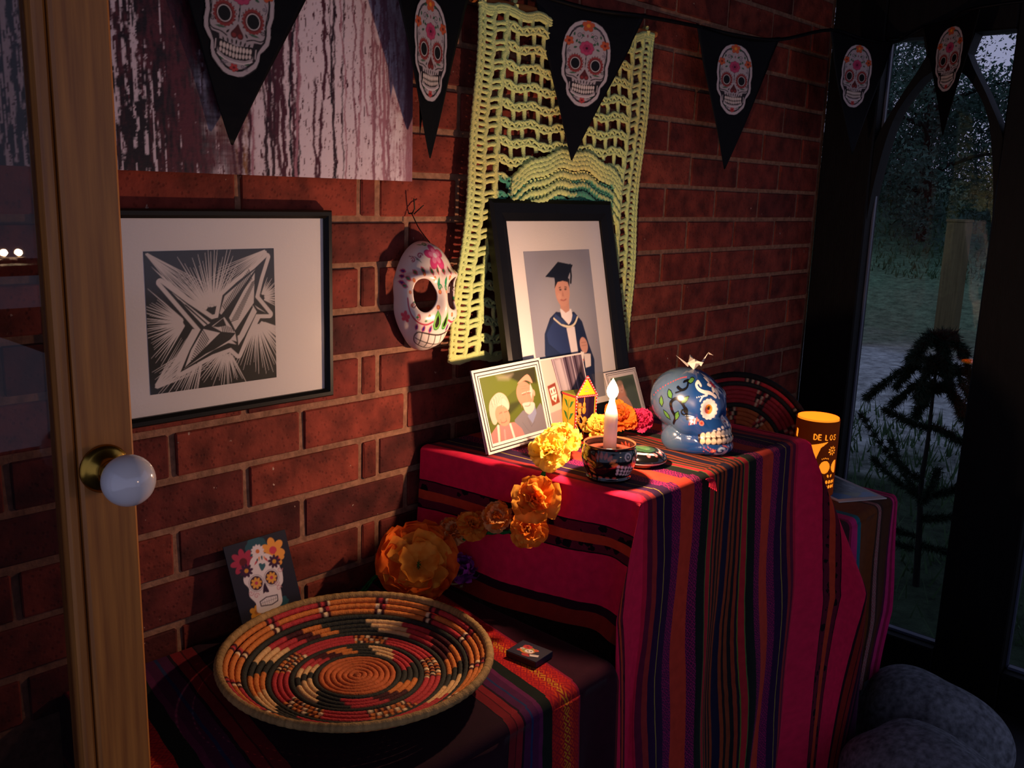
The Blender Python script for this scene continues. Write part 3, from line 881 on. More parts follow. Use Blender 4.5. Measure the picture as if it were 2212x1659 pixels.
for s in (-1, 1):
    for z0, a in ((.44, .5), (.35, .45), (.255, .35)): seed(s * (.80 - .06 * (z0 - .25) * 4), z0, (pi - a) if s < 0 else a)
    for x0, z0, a in ((.52, .36, 2.3), (.37, .37, 2.0), (.21, .34, 1.75), (.07, .35, 1.6), (.65, .29, 2.6), (.75, .20, 2.8)): seed(s * x0, z0, a if s < 0 else pi - a, .11, '#d0486a', '#2b6a3f')
    for a in np.linspace(.2, 2 * pi + .2, 10)[:-1]:
        pm.ell(s * (.37 + .295 * cos(a)), .05 + .26 * sin(a), .027, .027, '#c9542d'); pm.ell(s * (.37 + .295 * cos(a)), .05 + .26 * sin(a), .014, .014, '#f0a05a')
    pm.line([(s * .72, .02), (s * .69, -.1), (s * .60, -.21), (s * .47, -.28), (s * .32, -.30), (s * .19, -.26)], .026, '#b93350', True)
    pm.curl(s * .60, -.06, .05, 1.1, .018, '#6c1f2e', 0, s); pm.curl(s * .48, -.22, .04, 1.1, .016, '#b93350', 2, s)
    pm.leaf(s * .58, -.0 - .02, .07, .03, .8, GRN); pm.leaf(s * .5, -.21, .06, .03, .3, GRN); pm.leaf(s * .34, -.25, .06, .03, .1, GRN)
    pm.flower(s * .74, -.26, .10, 5, '#e0556a', '#e0556a', ph=.3)
    for x0 in (.50, .36, .22): seed(s * x0, -.37, 1.5 + .1 * s, .11, '#d0618a', PUR)
    pm.drop(s * .105, -.25, .27, .17, -1.45 if s < 0 else -1.7, '#2f9147'); pm.drop(s * .105, -.245, .235, .13, -1.5 if s < 0 else -1.65, '#7cc04a'); pm.drop(s * .100, -.26, .17, .085, -1.5 if s < 0 else -1.65, '#0a0908')
    pm.line([(s * .56, .66), (s * .46, .60), (s * .40, .52)], .022, '#7b3a5a', True, taper=True); pm.curl(s * .36, .60, .06, 1.1, .022, '#b0405f', 0, -s); pm.curl(s * .52, .56, .05, 1.0, .02, '#b0405f', 2, s); pm.line([(s * .44, .56), (s * .36, .48)], .02, '#38684a', taper=True)
    pm.curl(s * .14, .83, .06, 1.2, .035, GRN, 1, s); pm.leaf(s * .24, .84, .12, .04, 2.6, GRN)
    pm.leaf(s * .085, .20, .14, .06, 1.35, '#1f8d55'); pm.curl(s * .07, .14, .04, 1.1, .022, '#1f8d55', 0, -s)
pm.flower(-.04, .56, .22, 5, '#d8447c', '#f0b8d0', '#c02a64', pr=.070, ph=.3); pm.flower(-.04, .56, .14, 5, '#ea86ac', '#f4d4e0', pr=.045, ph=.3)
mth = [(-.46, -.47), (-.34, -.445), (0, -.46), (.34, -.445), (.46, -.47), (.50, -.58), (.40, -.69), (0, -.72), (-.40, -.69), (-.50, -.58)]
pm.poly(mth, '#171210', True, grow=.022); pm.poly(mth, '#e7d9d0', True)
pm.line([(-.48, -.575), (0, -.59), (.48, -.575)], .017, '#2a1f1c')
for x0 in (-.37, -.22, -.075, .075, .22, .37): pm.line([(x0, -.45), (x0 * .98, -.71)], .020, '#2a1f1c')
colm = pm.eval(np.stack([px_.ravel(), pz_.ravel()], -1), '#e3d3cb', .012)
F = np.concatenate([quads(nu, nv, cv=True)])
fx = px_.ravel()[F].mean(1) if False else None
ctr = np.stack([(px_.ravel()[F]).mean(1), (pz_.ravel()[F]).mean(1)], -1)
eye = eye_e(ctr[:, 0], ctr[:, 1]) < 1
mo = mk('mask_shell', V.reshape(-1, 3), F[~eye], attr_mat('glossy painted clay', .28, .45, coat=.3), ms, col=colm)
sd = mo.modifiers.new('thickness', 'SOLIDIFY'); sd.thickness = .0035; sd.offset = -1
WIRE = mat('dark wire', '#241a16', .5, .4, metal=.5)
tube('hanging_wire', spline([(1.060, -.045, 1.262), (1.053, -.025, 1.285), (1.051, -.012, 1.304), (1.051, -.006, 1.311)], 5), .0009, WIRE, ms, 6)
nl_ = thing('wall_nail', (1.052, -.004, 1.318), 'bent dark nail and wire in the mortar above the skull mask', 'nail')
tube('nail_shank', [(1.052, .02, 1.308), (1.052, -.008, 1.31), (1.052, -.014, 1.318), (1.050, -.014, 1.335)], .0013, WIRE, nl_, 6)
tube('wire_twist', [(1.052, -.012, 1.309), (1.062, -.014, 1.317), (1.074, -.012, 1.324)], .001, WIRE, nl_, 6)

# ---------------- crocheted shawl on a dowel
cr = thing('crochet_shawl', (1.43, -.03, 1.68), 'pale yellow green crocheted shawl with open holes hanging on a wooden dowel', 'shawl')
NC, NR = 15, 19
TLc, TRc, BLc, BRc = (np.array(k) for k in ((1.176, -.036, 1.668), (1.695, -.036, 1.683), (1.118, -.030, 1.050), (1.680, -.030, 1.009)))
def cpt(s, t, lift=0.0):
    """cell coordinates (column, row) of the net -> world"""
    s, t = np.asarray(s, float), np.asarray(t, float)
    a, b = (s / NC)[..., None], (t / NR)[..., None]
    P = (TLc * (1 - a) + TRc * a) * (1 - b) + (BLc * (1 - a) + BRc * a) * b
    P[..., 1] -= .004 * np.sin(s * 1.1 + 1) * (t / NR) + .003 * np.sin(t * .7 + s * .3) + lift
    P[..., 2] -= .008 * np.sin(a[..., 0] * pi) * (1 - b[..., 0]) + .0035 * np.sin(s * 2 * pi / 2.5)
    P[..., 0] += .011 * np.sin(pi * b[..., 0]) * (1 - 2 * a[..., 0])
    return P
def arch_t(s): return 7.1 + 1.4 * ((s / NC - .54) / .3) ** 2
def in_band(s, t): return (s > .20 * NC) & (s < .86 * NC) & (t > arch_t(s) - .1) & (t < arch_t(s) + 2.25)
hr = np.random.default_rng(8)
yarn = []
def strand(s, t, r, lift=0.0, band=False, n=6, flat=.75):
    s, t = np.asarray(s, float), np.asarray(t, float)
    ok = np.ones(len(s), bool) if band else ~in_band(s, t)
    k = 0
    while k < len(s):
        if not ok[k]: k += 1; continue
        e = k
        while e < len(s) and ok[e]: e += 1
        if e - k > 1:
            P = cpt(s[k:e], t[k:e], lift)
            V, F = tube_geo(P, r * (1 + .12 * np.sin(np.arange(e - k) * 2.4)), n)
            c = np.repeat(P, n, 0)
            V[:, 1] = c[:, 1] + (V[:, 1] - c[:, 1]) * flat
            yarn.append((V, F))
        k = e
EDG = 1.9                                        # width of the two ladder borders, in columns
w1, w2 = .69, 1.0
for r in range(NR):
    js = hr.normal(size=(NC + 1, 2)) * .05
    ss = np.linspace(EDG, NC - EDG, 66)
    strand(ss, r + w1 + .05 * np.cos(ss * 2 * pi) + .015 * np.sin(ss * 9), .0036)
    strand(ss, r + w2 + .035 * np.cos(ss * 4 * pi), .0037)
    cols_ = np.arange(np.ceil(EDG), NC - EDG + .01)
    for q, c in enumerate(cols_):               # posts between the large holes
        x = c + js[q, 0] * 1.5
        strand([x - .05, x + js[q, 1], x + .04], [r - .02, r + .30, r + w1 + .02], .0047)
        if c + .5 < NC - EDG:
            for d in (0, .5):                   # zigzag of small stitches under each large hole
                strand([x + d - .02, x + d + .22, x + d + .25], [r + w1, r + w2 - .06, r + w2], .0025, .001)
                strand([x + d + .48, x + d + .27, x + d + .25], [r + w1, r + w2 - .06, r + w2], .0025, .001)
    for side in (0, 1):                          # borders: ladder of short rungs
        m = (lambda v: v) if side == 0 else (lambda v: NC - v)
        for k, z in enumerate((.0, .33, .66)):
            strand([m(v) for v in np.linspace(.02, .98, 5)], [r + z + .03] * 5, .0042)
            if k != 1: strand([m(v) for v in np.linspace(.95, EDG, 5)], [r + z + .16 + .02 * hr.normal()] * 5, .0045)
tt = np.linspace(0, NR, 150)
for side in (0, 1):
    m = (lambda v: v) if side == 0 else (lambda v: NC - v)
    strand(m(.0 + .055 * np.abs(np.sin(tt * 9.4))), tt, .0046)
    strand(m(.30 + .03 * np.sin(tt * 9.4)), tt, .0048)
    strand(m(.98 + .05 * np.sin(tt * 6.3)), tt, .0058)
    strand(m(EDG + .05 * np.sin(tt * 6.3 + 1)), tt, .0058)
for k, t0 in enumerate((-.02, .12, .24)): strand(np.linspace(0, NC, 70), t0 + .02 * np.sin(np.linspace(0, 60, 70)), .0052)
for t0 in (NR - .02, NR - .16): strand(np.linspace(0, NC, 70), t0 + .03 * np.sin(np.linspace(0, 60, 70)), .0052)
# the gathered dense band that arches over the picture frame
sb_ = np.linspace(.20 * NC, .86 * NC, 110)
for k in range(10):
    o_ = -.05 + k * .255
    if k in (4, 6, 8): continue
    strand(sb_, arch_t(sb_) + o_ + .05 * np.sin(sb_ * 18 + k * 1.6), .0058, .004, True)
for c in np.arange(.215 * NC, .85 * NC, .27):
    strand([c, c, c + .02], [arch_t(c) + .95, arch_t(c) + 1.25, arch_t(c) + 1.5], .0038, .003, True)
    strand([c + .1, c + .1, c + .1], [arch_t(c) + 1.5, arch_t(c) + 1.75, arch_t(c) + 2.05], .0038, .003, True)
V, F = merge(yarn)
ccol = np.empty((len(V), 3)); ccol[:] = lin('#c0d38a')
mixc = np.clip(np.sin(V[:, 0] * 24 + V[:, 2] * 12) * .5 + .35 + .2 * np.sin(V[:, 2] * 60), 0, 1)[:, None]
ccol = ccol * (1 - mixc * .6) + np.array(lin('#cbbd70')) * mixc * .6
teal = ((V[:, 2] < 1.378) & (V[:, 2] > 1.30) & (V[:, 0] > 1.232) & (V[:, 0] < 1.578) & (V[:, 1] > -.0405)).astype(float)[:, None]
ccol = ccol * (1 - teal) + np.array(lin('#3f8a72')) * teal
mk('crochet_net', V, F, attr_mat('cotton yarn', .95, .1, bump=(420, .8), sheen=.2), cr, col=ccol)
DOW = mat('orange-brown dowel', '#a5602f', .6, .3, var=(20, .3), stretch=(1, 8, 8))
tube('dowel', [(1.165, -.026, 1.673), (1.43, -.026, 1.681), (1.712, -.026, 1.689)], .0065, DOW, cr, 12)
for k in range(7):
    x = 1.19 + k * .081
    if k in (2, 3, 4): continue
    z = 1.673 + (x - 1.165) * .0293
    a = np.linspace(-.6, 2 * pi - 1.4, 14)
    tube('hanging_loop', np.stack([np.full(14, x) + .004 * np.sin(a), -.026 + .0098 * np.sin(a), z + .0098 * np.cos(a)], -1), .0045, mat('cotton loop', '#c9cf86', .95, .1, bump=(400, .5)) if k == 0 else bpy.data.materials['cotton loop'], cr, 7)

# ---------------- skull bunting
def skull_print():
    p = Paint()
    half = [(0, 0), (14, 1), (28, 8), (38, 20), (45, 36), (49, 55), (50, 76), (47, 93), (48.5, 108), (47, 121), (41, 131), (36, 137), (35, 150), (32, 161), (22, 172), (14, 179), (7, 181.5)]
    full = half + [(-x, y) for x, y in half[::-1][:-0 or None]]
    p.outline = full
    p.poly(full, '#aaa1aa', False, grow=1.2)
    sc = lambda k, yy=92: [(x * k, yy + (y - yy) * (1 - (1 - k) * .75)) for x, y in full]
    p.poly(sc(.905), '#100d12'); p.poly(sc(.85), '#a0979f')
    DK = '#1a141b'
    # jaw shading
    for s in (-1, 1):
        p.poly([(s * 40, 122), (s * 26, 124), (s * 25, 131), (s * 27, 150), (s * 24, 160), (s * 31, 152), (s * 33, 138)], DK)
        p.line([(s * 40, 100), (s * 42, 112), (s * 36, 119), (s * 24, 120), (s * 15, 124)], 2.0, DK, True)
        p.line([(s * 43.5, 60), (s * 41, 82), (s * 40, 96)], 1.3, DK, True); p.line([(s * 30, 134), (s * 30, 148)], 1.2, '#cfc4ca')
        # eye
        for k in range(18):
            a = k / 18 * 2 * pi
            p.ell(s * 21.5 + 14.2 * cos(a), 92 + 17 * sin(a), 2.9, 2.9, '#7c2f30')
        p.ell(s * 21.5, 92, 14.6, 17.4, '#8a3535'); p.ell(s * 21.5, 92, 13.2, 15.8, '#6a2729'); p.ell(s * 21.5, 92, 11.2, 13.4, DK)
        p.ell(s * 21.5, 92, 10.6, 12.8, '#c9c0c4'); p.ell(s * 21.5, 92, 9.4, 11.5, '#08070a')
        for k in range(7):
            a = -2.7 + k * .32
            p.ell(s * 21.5 + s * 17.5 * cos(a), 92 + 21 * sin(a), .9, .9, DK)
        p.ell(s * 4, 88, .9, 1.1, DK); p.ell(s * 5, 97, .9, 1.1, DK); p.ell(s * 8, 105, .9, 1.1, DK)
        p.leaf(s * 25, 113, 17, 4, .08 * s, '#3e5d4c'); p.curl(s * 37.5, 105, 3.8, 1.3, 1.2, DK, 0, s)
        p.leaf(s * 14, 117, 8, 3, 1.0 * s, DK)
        # nose
        p.poly([(0, 103), (s * 4, 109), (s * 9.5, 118), (s * 8, 124), (s * 3.5, 125), (0, 121)], '#4c1a1c', True); p.ell(s * 4.6, 120, 3.2, 3.2, '#7a2a2c')
        # forehead scrolls, leaves, side flowers
        p.curl(s * 17, 32, 7, 1.4, 1.4, '#4a4454', 1, s); p.line([(s * 17, 40), (s * 14, 52), (s * 10, 60)], 1.1, '#4a4454', True); p.curl(s * 27, 20, 4, 1.2, 1.1, '#5a5464', 2, -s); p.line([(s * 28, 17), (s * 20, 14), (s * 12, 14)], 1.1, '#4a4454', True)
        for x0, y0, a0 in ((10, 31, -.6), (22, 44, 1.2), (16, 47, -.2), (24, 58, .4), (14, 12, .3), (28, 30, 1.4)): p.leaf(s * x0, y0, 9, 4.6, a0 * s, '#2f5440'); 
        p.flower(s * 38, 46, 10, 5, '#b0502f', '#6a1f1c', '#7d2c20', ph=.4); p.line([(s * 36, 60), (s * 40, 68), (s * 38, 75)], 1.2, '#5a5464', True); p.curl(s * 36, 68, 3.2, 1.2, 1.1, '#4a4454', 0, s)
        p.ell(s * 9, 26, 2, 2.6, '#7b3a50'); p.ell(s * 9, 26, .9, 1.2, '#d6ccd2')
        # chin
        p.leaf(s * 19, 160, 9, 4, -.5 * s, '#2f5440'); p.curl(s * 13, 165, 3.4, 1.3, 1.0, '#5a5464', 0, s); p.curl(s * 19, 167, 3, 1.2, .9, '#5a5464', 1, s)
    p.ell(0, 31, 1.6, 3.2, '#7b3a50')
    p.flower(0, 9, 13, 5, '#b0502f', '#d08a2a', '#7d2c20', ph=pi / 2 + .63)
    p.flower(0, 57, 15, 8, '#a83a62', '#5c1834', '#6a1d3c', pr=5.6); p.flower(0, 57, 9, 6, '#8c2a52', '#2c0c1c', pr=3.4)
    p.line([(0, 72), (.5, 84), (0, 98)], 1.3, DK); p.ell(0, 80, 1.2, 2.6, DK); p.ell(0, 90, 1.1, 2.2, DK)
    # gums and teeth
    for k in range(-3, 4): p.leaf(k * 6.4, 130 + abs(k) * .4, 9.5, 2.6, pi / 2 + k * .12, DK)
    tee = [(-27, 134), (-24, 132), (0, 137), (24, 132), (27, 134), (25, 149), (15, 155), (0, 157), (-15, 155), (-25, 149)]
    p.poly(tee, DK, grow=.6)
    for k in range(-5, 5):
        x0 = (k + .5) * 4.9; h0 = abs(k + .5)
        p.ell(x0, 141.5 - h0 * .55, 2.05, 5.0 - .22 * h0, '#ccc0bd'); p.ell(x0, 151.5 - h0 * h0 * .10 - h0 * .5, 1.95, 4.2 - .2 * h0, '#c6bab8')
    p.line([(-26, 154), (-14, 160.5), (0, 162), (14, 160.5), (26, 154)], 1.6, '#cfc4ca', True)
    p.flower(0, 170, 6.5, 5, '#a83a3c', '#5c1418', '#5c1418', ph=pi / 2)
    return p
SKP = skull_print()
def sk_keep(P2):
    x, y = P2[:, 0] - 52, P2[:, 1] - 2
    Q_ = np.asarray(SKP.outline, float); inside = np.zeros(len(x), bool)
    for k in range(len(Q_)):
        A, B = Q_[k] * 1.03 - [0, 2.6], Q_[(k + 1) % len(Q_)] * 1.03 - [0, 2.6]
        if abs(B[1] - A[1]) < 1e-9: continue
        c = (A[1] > y) != (B[1] > y); xi = A[0] + (y - A[1]) * (B[0] - A[0]) / (B[1] - A[1]); inside ^= c & (x < xi)
    return inside
class Shift:
    def __init__(s, p, dx, dy): s.p, s.d = p, np.array([dx, dy])
    def eval(s, P, base, aa): return s.p.eval(P - s.d, base, aa)
SKS = Shift(SKP, 52, 2)
bu = thing('skull_bunting', (1.435, -.07, 1.70), 'string of black satin pennants printed with sugar skulls strung across the wall and window', 'bunting')
def satin():
    m, nt, b, N, L = new_mat('black satin')
    b.inputs['Base Color'].default_value = (.0025, .0025, .004, 1); b.inputs['Roughness'].default_value = .5; b.inputs['Specular IOR Level'].default_value = .09
    add_bump(nt, b, 9, .5, dist=.01)
    return m
SATIN = satin()
FLAGS = [  # skull centre, tangent azimuth (deg), roll (deg), top edge above skull centre, apex below it, sideways apex
    ((.703, -.052, 1.570), 0, 7, .115, .168, .006, .0, .125),
    ((1.027, -.075, 1.566), 17, 0, .125, .165, .008, .0, .125),
    ((1.427, -.068, 1.592), -17, 3, .105, .178, -.010, .008, .120),
    ((1.964, -.075, 1.619), -20, 1, .103, .200, -.002, .0, .122),
    ((2.44, -.156, 1.673), -20, 2, .10, .195, .02, .0, .115),
    ((2.52, -.357, 1.711), -128, -3, .10, .185, .004, .0, .110)]
ends = []
for fi, (c, az, roll, up, dn, ap, bend, hw) in enumerate(FLAGS):
    c = np.array(c); az = radians(az); roll = radians(roll)
    T = np.array([cos(az), sin(az), 0]); Z = np.array([0, 0, 1.0]); Nn = np.cross(T, Z)            # toward the room
    T, Z = T * cos(roll) - Z * sin(roll), Z * cos(roll) + T * sin(roll)
    def surf(x, y, off=0.0):
        b = bend * np.sin(x * 9) + .0035 * np.sin(y * 16 + fi * 2) * np.cos(x * 12 + fi) + .006 * (x / .12) ** 2
        return c + x[:, None] * T + y[:, None] * Z + (b + off)[:, None] * Nn
    n1, n2 = 25, 33
    s, t = np.meshgrid(np.linspace(-1, 1, n1), np.linspace(0, 1, n2), indexing='ij')
    wid = hw * (1 - t) + .0015
    fx = s * wid + ap * t; fy = up - (up + dn) * t + np.where(t == 0, -.006 * (1 - s * s), 0) + .006 * (s * s) * (1 - t) * (t < .2)
    V = surf(fx.ravel(), fy.ravel())
    fl_ = mk('pennant', V, quads(n1, n2)[:, ::-1], SATIN, bu)
    sd = fl_.modifiers.new('cloth', 'SOLIDIFY'); sd.thickness = .0008; sd.offset = -1
    print_sheet('skull_print', lambda UV: surf((UV[:, 0] - .5) * .105, .077 + .002 - UV[:, 1] * .156, np.full(len(UV), .0009)), 92, 150, SKS, '#100d12', PRINT, fl_, 104, 185.5, sk_keep)
    if fi == 1:   # frayed double tip
        tip = surf(np.array([-.028, -.016, -.012, -.020]), np.array([-.055, -.055, -.09, -.135]), np.full(4, -.004))
        mk('frayed_tip', tip, [[0, 1, 2, 3]], SATIN, fl_)
    ends.append((surf(np.array([-hw]), np.array([up]))[0], surf(np.array([hw]), np.array([up]))[0]))
path = [np.array([.35, -.05, 1.70])]
for a, b in ends: path += [a, (a + b) / 2 - [0, 0, .006], b]
path += [np.array([2.53, -.75, 1.84]), np.array([2.57, -1.0, 1.88])]
tube('bunting_tape', spline(path, 5), .0042, SATIN, bu, 7)
# ================================================================ STRIPED CLOTHS
def stripe_mat(name, stops, span, motif, c_motif, motif_scale=(110, 110), sheen=.04, wear=.15, motif2=(), c_motif2='#16060e', scale2=(42, 42)):
    """woven cloth: colour bands across UV.x (metres from the middle, |x|), small woven figures inside the motif bands"""
    m, nt, b, N, L = new_mat(name)
    uv = N.new('ShaderNodeUVMap'); uv.uv_map = 'UVMap'
    sx = N.new('ShaderNodeSeparateXYZ'); L.new(uv.outputs[0], sx.inputs[0])
    ab = N.new('ShaderNodeMath'); ab.operation = 'ABSOLUTE'; L.new(sx.outputs[0], ab.inputs[0])
    # slightly uneven weave
    nz = N.new('ShaderNodeTexNoise'); nz.inputs['Scale'].default_value = 26; nz.inputs['Detail'].default_value = 2
    L.new(uv.outputs[0], nz.inputs['Vector'])
    wo = N.new('ShaderNodeMath'); wo.operation = 'MULTIPLY_ADD'; wo.inputs[1].default_value = .004
    L.new(nz.outputs[0], wo.inputs[0]); L.new(ab.outputs[0], wo.inputs[2])
    sc = N.new('ShaderNodeMath'); sc.operation = 'MULTIPLY_ADD'; sc.inputs[1].default_value = 1 / span; sc.inputs[2].default_value = -.002 / span
    L.new(wo.outputs[0], sc.inputs[0])
    def ramp(items):
        rp = N.new('ShaderNodeValToRGB'); rp.color_ramp.interpolation = 'CONSTANT'
        E = rp.color_ramp.elements
        E[0].position = 0; E[0].color = items[0][1]
        E[1].position = items[1][0] / span; E[1].color = items[1][1]
        for p_, c in items[2:]:
            e = E.new(min(1, p_ / span)); e.color = c
        L.new(sc.outputs[0], rp.inputs[0])
        return rp
    base = None
    # long lists are split over two ramps joined at the split point
    its = [(p_, (*lin(c), 1)) for p_, c in stops]
    if len(its) <= 31:
        base = ramp(its).outputs[0]
    else:
        h = len(its) // 2
        r1 = ramp(its[:h + 1]); r2 = ramp([(0, its[h][1])] + its[h:])
        gt = N.new('ShaderNodeMath'); gt.operation = 'GREATER_THAN'; gt.inputs[1].default_value = its[h][0] / span
        L.new(sc.outputs[0], gt.inputs[0])
        mx = N.new('ShaderNodeMix'); mx.data_type = 'RGBA'
        L.new(gt.outputs[0], mx.inputs[0]); L.new(r1.outputs[0], mx.inputs[6]); L.new(r2.outputs[0], mx.inputs[7]); base = mx.outputs[2]
    mi = [(0, (0, 0, 0, 1))]
    for a, c in motif: mi += [(a, (1, 1, 1, 1)), (c, (0, 0, 0, 1))]
    msk = ramp(mi)
    mp = N.new('ShaderNodeMapping'); mp.inputs['Scale'].default_value = (motif_scale[0], motif_scale[1], 1)
    L.new(uv.outputs[0], mp.inputs[0])
    vo = N.new('ShaderNodeTexVoronoi'); vo.distance = 'MANHATTAN'; vo.inputs['Scale'].default_value = 1; vo.inputs['Randomness'].default_value = .25
    L.new(mp.outputs[0], vo.inputs['Vector'])
    wv = N.new('ShaderNodeMath'); wv.operation = 'PINGPONG'; wv.inputs[1].default_value = .22
    L.new(vo.outputs['Distance'], wv.inputs[0])
    gt = N.new('ShaderNodeMath'); gt.operation = 'GREATER_THAN'; gt.inputs[1].default_value = .11
    L.new(wv.outputs[0], gt.inputs[0])
    ml = N.new('ShaderNodeMath'); ml.operation = 'MULTIPLY'; L.new(gt.outputs[0], ml.inputs[0]); L.new(msk.outputs[0], ml.inputs[1])
    mx = N.new('ShaderNodeMix'); mx.data_type = 'RGBA'
    L.new(ml.outputs[0], mx.inputs[0]); L.new(base, mx.inputs[6]); mx.inputs[7].default_value = (*lin(c_motif), 1)
    cloth = mx.outputs[2]
    if motif2:
        mi = [(0, (0, 0, 0, 1))]
        for a, c in motif2: mi += [(a, (1, 1, 1, 1)), (c, (0, 0, 0, 1))]
        msk2 = ramp(mi)
        mp2 = N.new('ShaderNodeMapping'); mp2.inputs['Scale'].default_value = (scale2[0], scale2[1], 1)
        L.new(uv.outputs[0], mp2.inputs[0])
        v2 = N.new('ShaderNodeTexVoronoi'); v2.inputs['Scale'].default_value = 1; v2.inputs['Randomness'].default_value = .8
        L.new(mp2.outputs[0], v2.inputs['Vector'])
        nn = N.new('ShaderNodeTexNoise'); nn.inputs['Scale'].default_value = 4; nn.inputs['Detail'].default_value = 3; L.new(mp2.outputs[0], nn.inputs['Vector'])
        sb = N.new('ShaderNodeMath'); sb.operation = 'MULTIPLY_ADD'; sb.inputs[1].default_value = .35; L.new(nn.outputs[0], sb.inputs[0]); L.new(v2.outputs['Distance'], sb.inputs[2])
        lt = N.new('ShaderNodeMath'); lt.operation = 'LESS_THAN'; lt.inputs[1].default_value = .52; L.new(sb.outputs[0], lt.inputs[0])
        m2 = N.new('ShaderNodeMath'); m2.operation = 'MULTIPLY'; L.new(lt.outputs[0], m2.inputs[0]); L.new(msk2.outputs[0], m2.inputs[1])
        mx = N.new('ShaderNodeMix'); mx.data_type = 'RGBA'
        L.new(m2.outputs[0], mx.inputs[0]); L.new(cloth, mx.inputs[6]); mx.inputs[7].default_value = (*lin(c_motif2), 1)
    # fine thread variation
    n2 = N.new('ShaderNodeTexNoise'); n2.inputs['Scale'].default_value = 60; n2.inputs['Detail'].default_value = 6
    L.new(uv.outputs[0], n2.inputs['Vector'])
    r2 = N.new('ShaderNodeMapRange'); r2.inputs['To Min'].default_value = 1 - wear * 2; r2.inputs['To Max'].default_value = 1 + wear * 2
    L.new(n2.outputs[0], r2.inputs[0])
    hv = N.new('ShaderNodeVectorMath'); hv.operation = 'SCALE'; L.new(mx.outputs[2], hv.inputs[0]); L.new(r2.outputs[0], hv.inputs['Scale'])
    L.new(hv.outputs[0], b.inputs['Base Color'])
    b.inputs['Roughness'].default_value = .9; b.inputs['Specular IOR Level'].default_value = .1; b.inputs['Sheen Weight'].default_value = sheen; b.inputs['Sheen Roughness'].default_value = .4
    n3 = N.new('ShaderNodeTexNoise'); n3.inputs['Scale'].default_value = 1400; n3.inputs['Detail'].default_value = 2
    L.new(uv.outputs[0], n3.inputs['Vector'])
    bp = N.new('ShaderNodeBump'); bp.inputs['Strength'].default_value = .35; bp.inputs['Distance'].default_value = .001
    L.new(n3.outputs[0], bp.inputs['Height']); L.new(bp.outputs[0], b.inputs['Normal'])
    return m

PINK = '#d51c46'
ALT = [(0, '#1c1830'), (.008, '#8a3c20'), (.016, '#231a1c'), (.020, '#7c3a22'), (.029, '#1e1c1e'), (.034, '#8c3522'), (.042, '#231c24'), (.047, '#5d6b2c'),
       (.0492, '#a8252c'), (.0648, '#4c6632'), (.0675, '#161c18'), (.090, '#3a1238'), (.115, '#b93826'), (.156, '#3f1440'), (.184, '#2c1034'), (.2045, '#94803c'), (.2060, '#2c1034'),
       (.226, '#8f2a2a'), (.236, '#5c1430'), (.248, '#b81638'), (.258, PINK), (.3255, '#1a0710'), (.3285, '#5e1228'), (.344, '#b83c24'), (.361, '#5e1228'), (.377, '#1a0710'), (.380, PINK), (.464, '#2a0c18'), (.475, '#7c2118'), (.506, '#220a14'), (.509, '#7a1c1c'), (.530, '#2a0c24'), (.544, '#54142c'), (.553, '#1e0a1c'), (.568, '#3c1030')]
ALTAR = stripe_mat('pink striped aguayo', ALT, .62, [(.090, .115), (.156, .184)], '#8c1a50', (80, 80), motif2=[(.3285, .344), (.361, .377)])
ALTMID = 1.395

# ---------------- altar cloth: a box-shaped drape with real corner folds
AX0, AX1, AY0, AY1 = 1.130, 1.682, -.455, -.012
def ax0(y): return 1.076 - .122 * (y + .004)
al = thing('altar_cloth', (1.40, -.235, 0), 'bright pink woven cloth with dark and orange stripes draped over the tall altar', 'cloth')
def ripple(s, h, amp, k, ph): return amp * math.sin(s * k + ph) * min(1, h / .25)
cols = []                                    # per column: base point, hang function h -> (point, uv)
RAD = .014
H_L, H_F = .232, .88
def col_left(y):
    def f(h):
        out = .004 + .012 * (h / .23) ** 2 - .022 * min(1, h / .12) * np.exp(-((y + .40) / .04) ** 2) + .006 * sin(y * 26 + 1) * min(1, h / .2) + .022 * max(0, (h - .19) / .04) ** 1.5
        return (ax0(y) - out, y, TOP - h), (-(ALTMID - AX0) - h, y)
    return f, H_L
def col_fan(cx, cy, phi, side):
    # phi 0 = front, 90 = side; cloth radius h
    def f(h):
        s2 = sin(2 * phi); q = phi / (pi / 2)
        if side > 0:
            fl = min(.54 * h, .195) * s2 ** .6
            x = cx + .006 + fl + .02 * h * q; y = cy - .008 - .05 * h * (1 - q) - .34 * fl + .05 * h * q * q + .012 * sin(q * 14) * min(1, h * 3)
            u = (cx - ALTMID) + h * sin(phi); v = cy - h * cos(phi)
        else:
            fl = min(.34 * h, .060) * s2 ** .7
            x = cx - .004 - fl - .004 * h * q; y = cy - .008 - .03 * h * (1 - q) - .012 * s2 * min(1, h * 4) + .05 * h * q * q
            u = (cx - ALTMID) - h * sin(phi); v = cy - h * cos(phi)
        return (x, y, TOP - h), (u, v)
    return f
def col_front(x):
    def f(h):
        e = min((x - AX0), (AX1 - x)) / (AX1 - AX0)
        k = min(1, h / .3)
        yy = AY0 - .006 - .05 * h + (.010 * sin(x * 41 + 2.2 * h) + .009 * sin(x * 23 + 1.5)) * k * (.35 + h)
        return (x + (.012 * sin(h * 7.5 + x * 7) + .006 * sin(h * 17 + x * 21)) * k - .03 * h * k * (1 - (x - AX0) / .57), yy, TOP - h), (x - ALTMID, AY0 - h)
    return f, H_F
def col_right(y):
    def f(h):
        return (AX1 + .006 + .05 * h + .014 * sin(y * 30) * min(1, h * 4), y, TOP - h), ((AX1 - ALTMID) + h, y)
    return f, .70
clist = []
for y in np.linspace(AY1, AY0 + .012, 46): clist.append(col_left(y))
for q in np.linspace(.97, .03, 26): clist.append((col_fan(AX0, AY0, q * pi / 2, -1), None, q, -1))
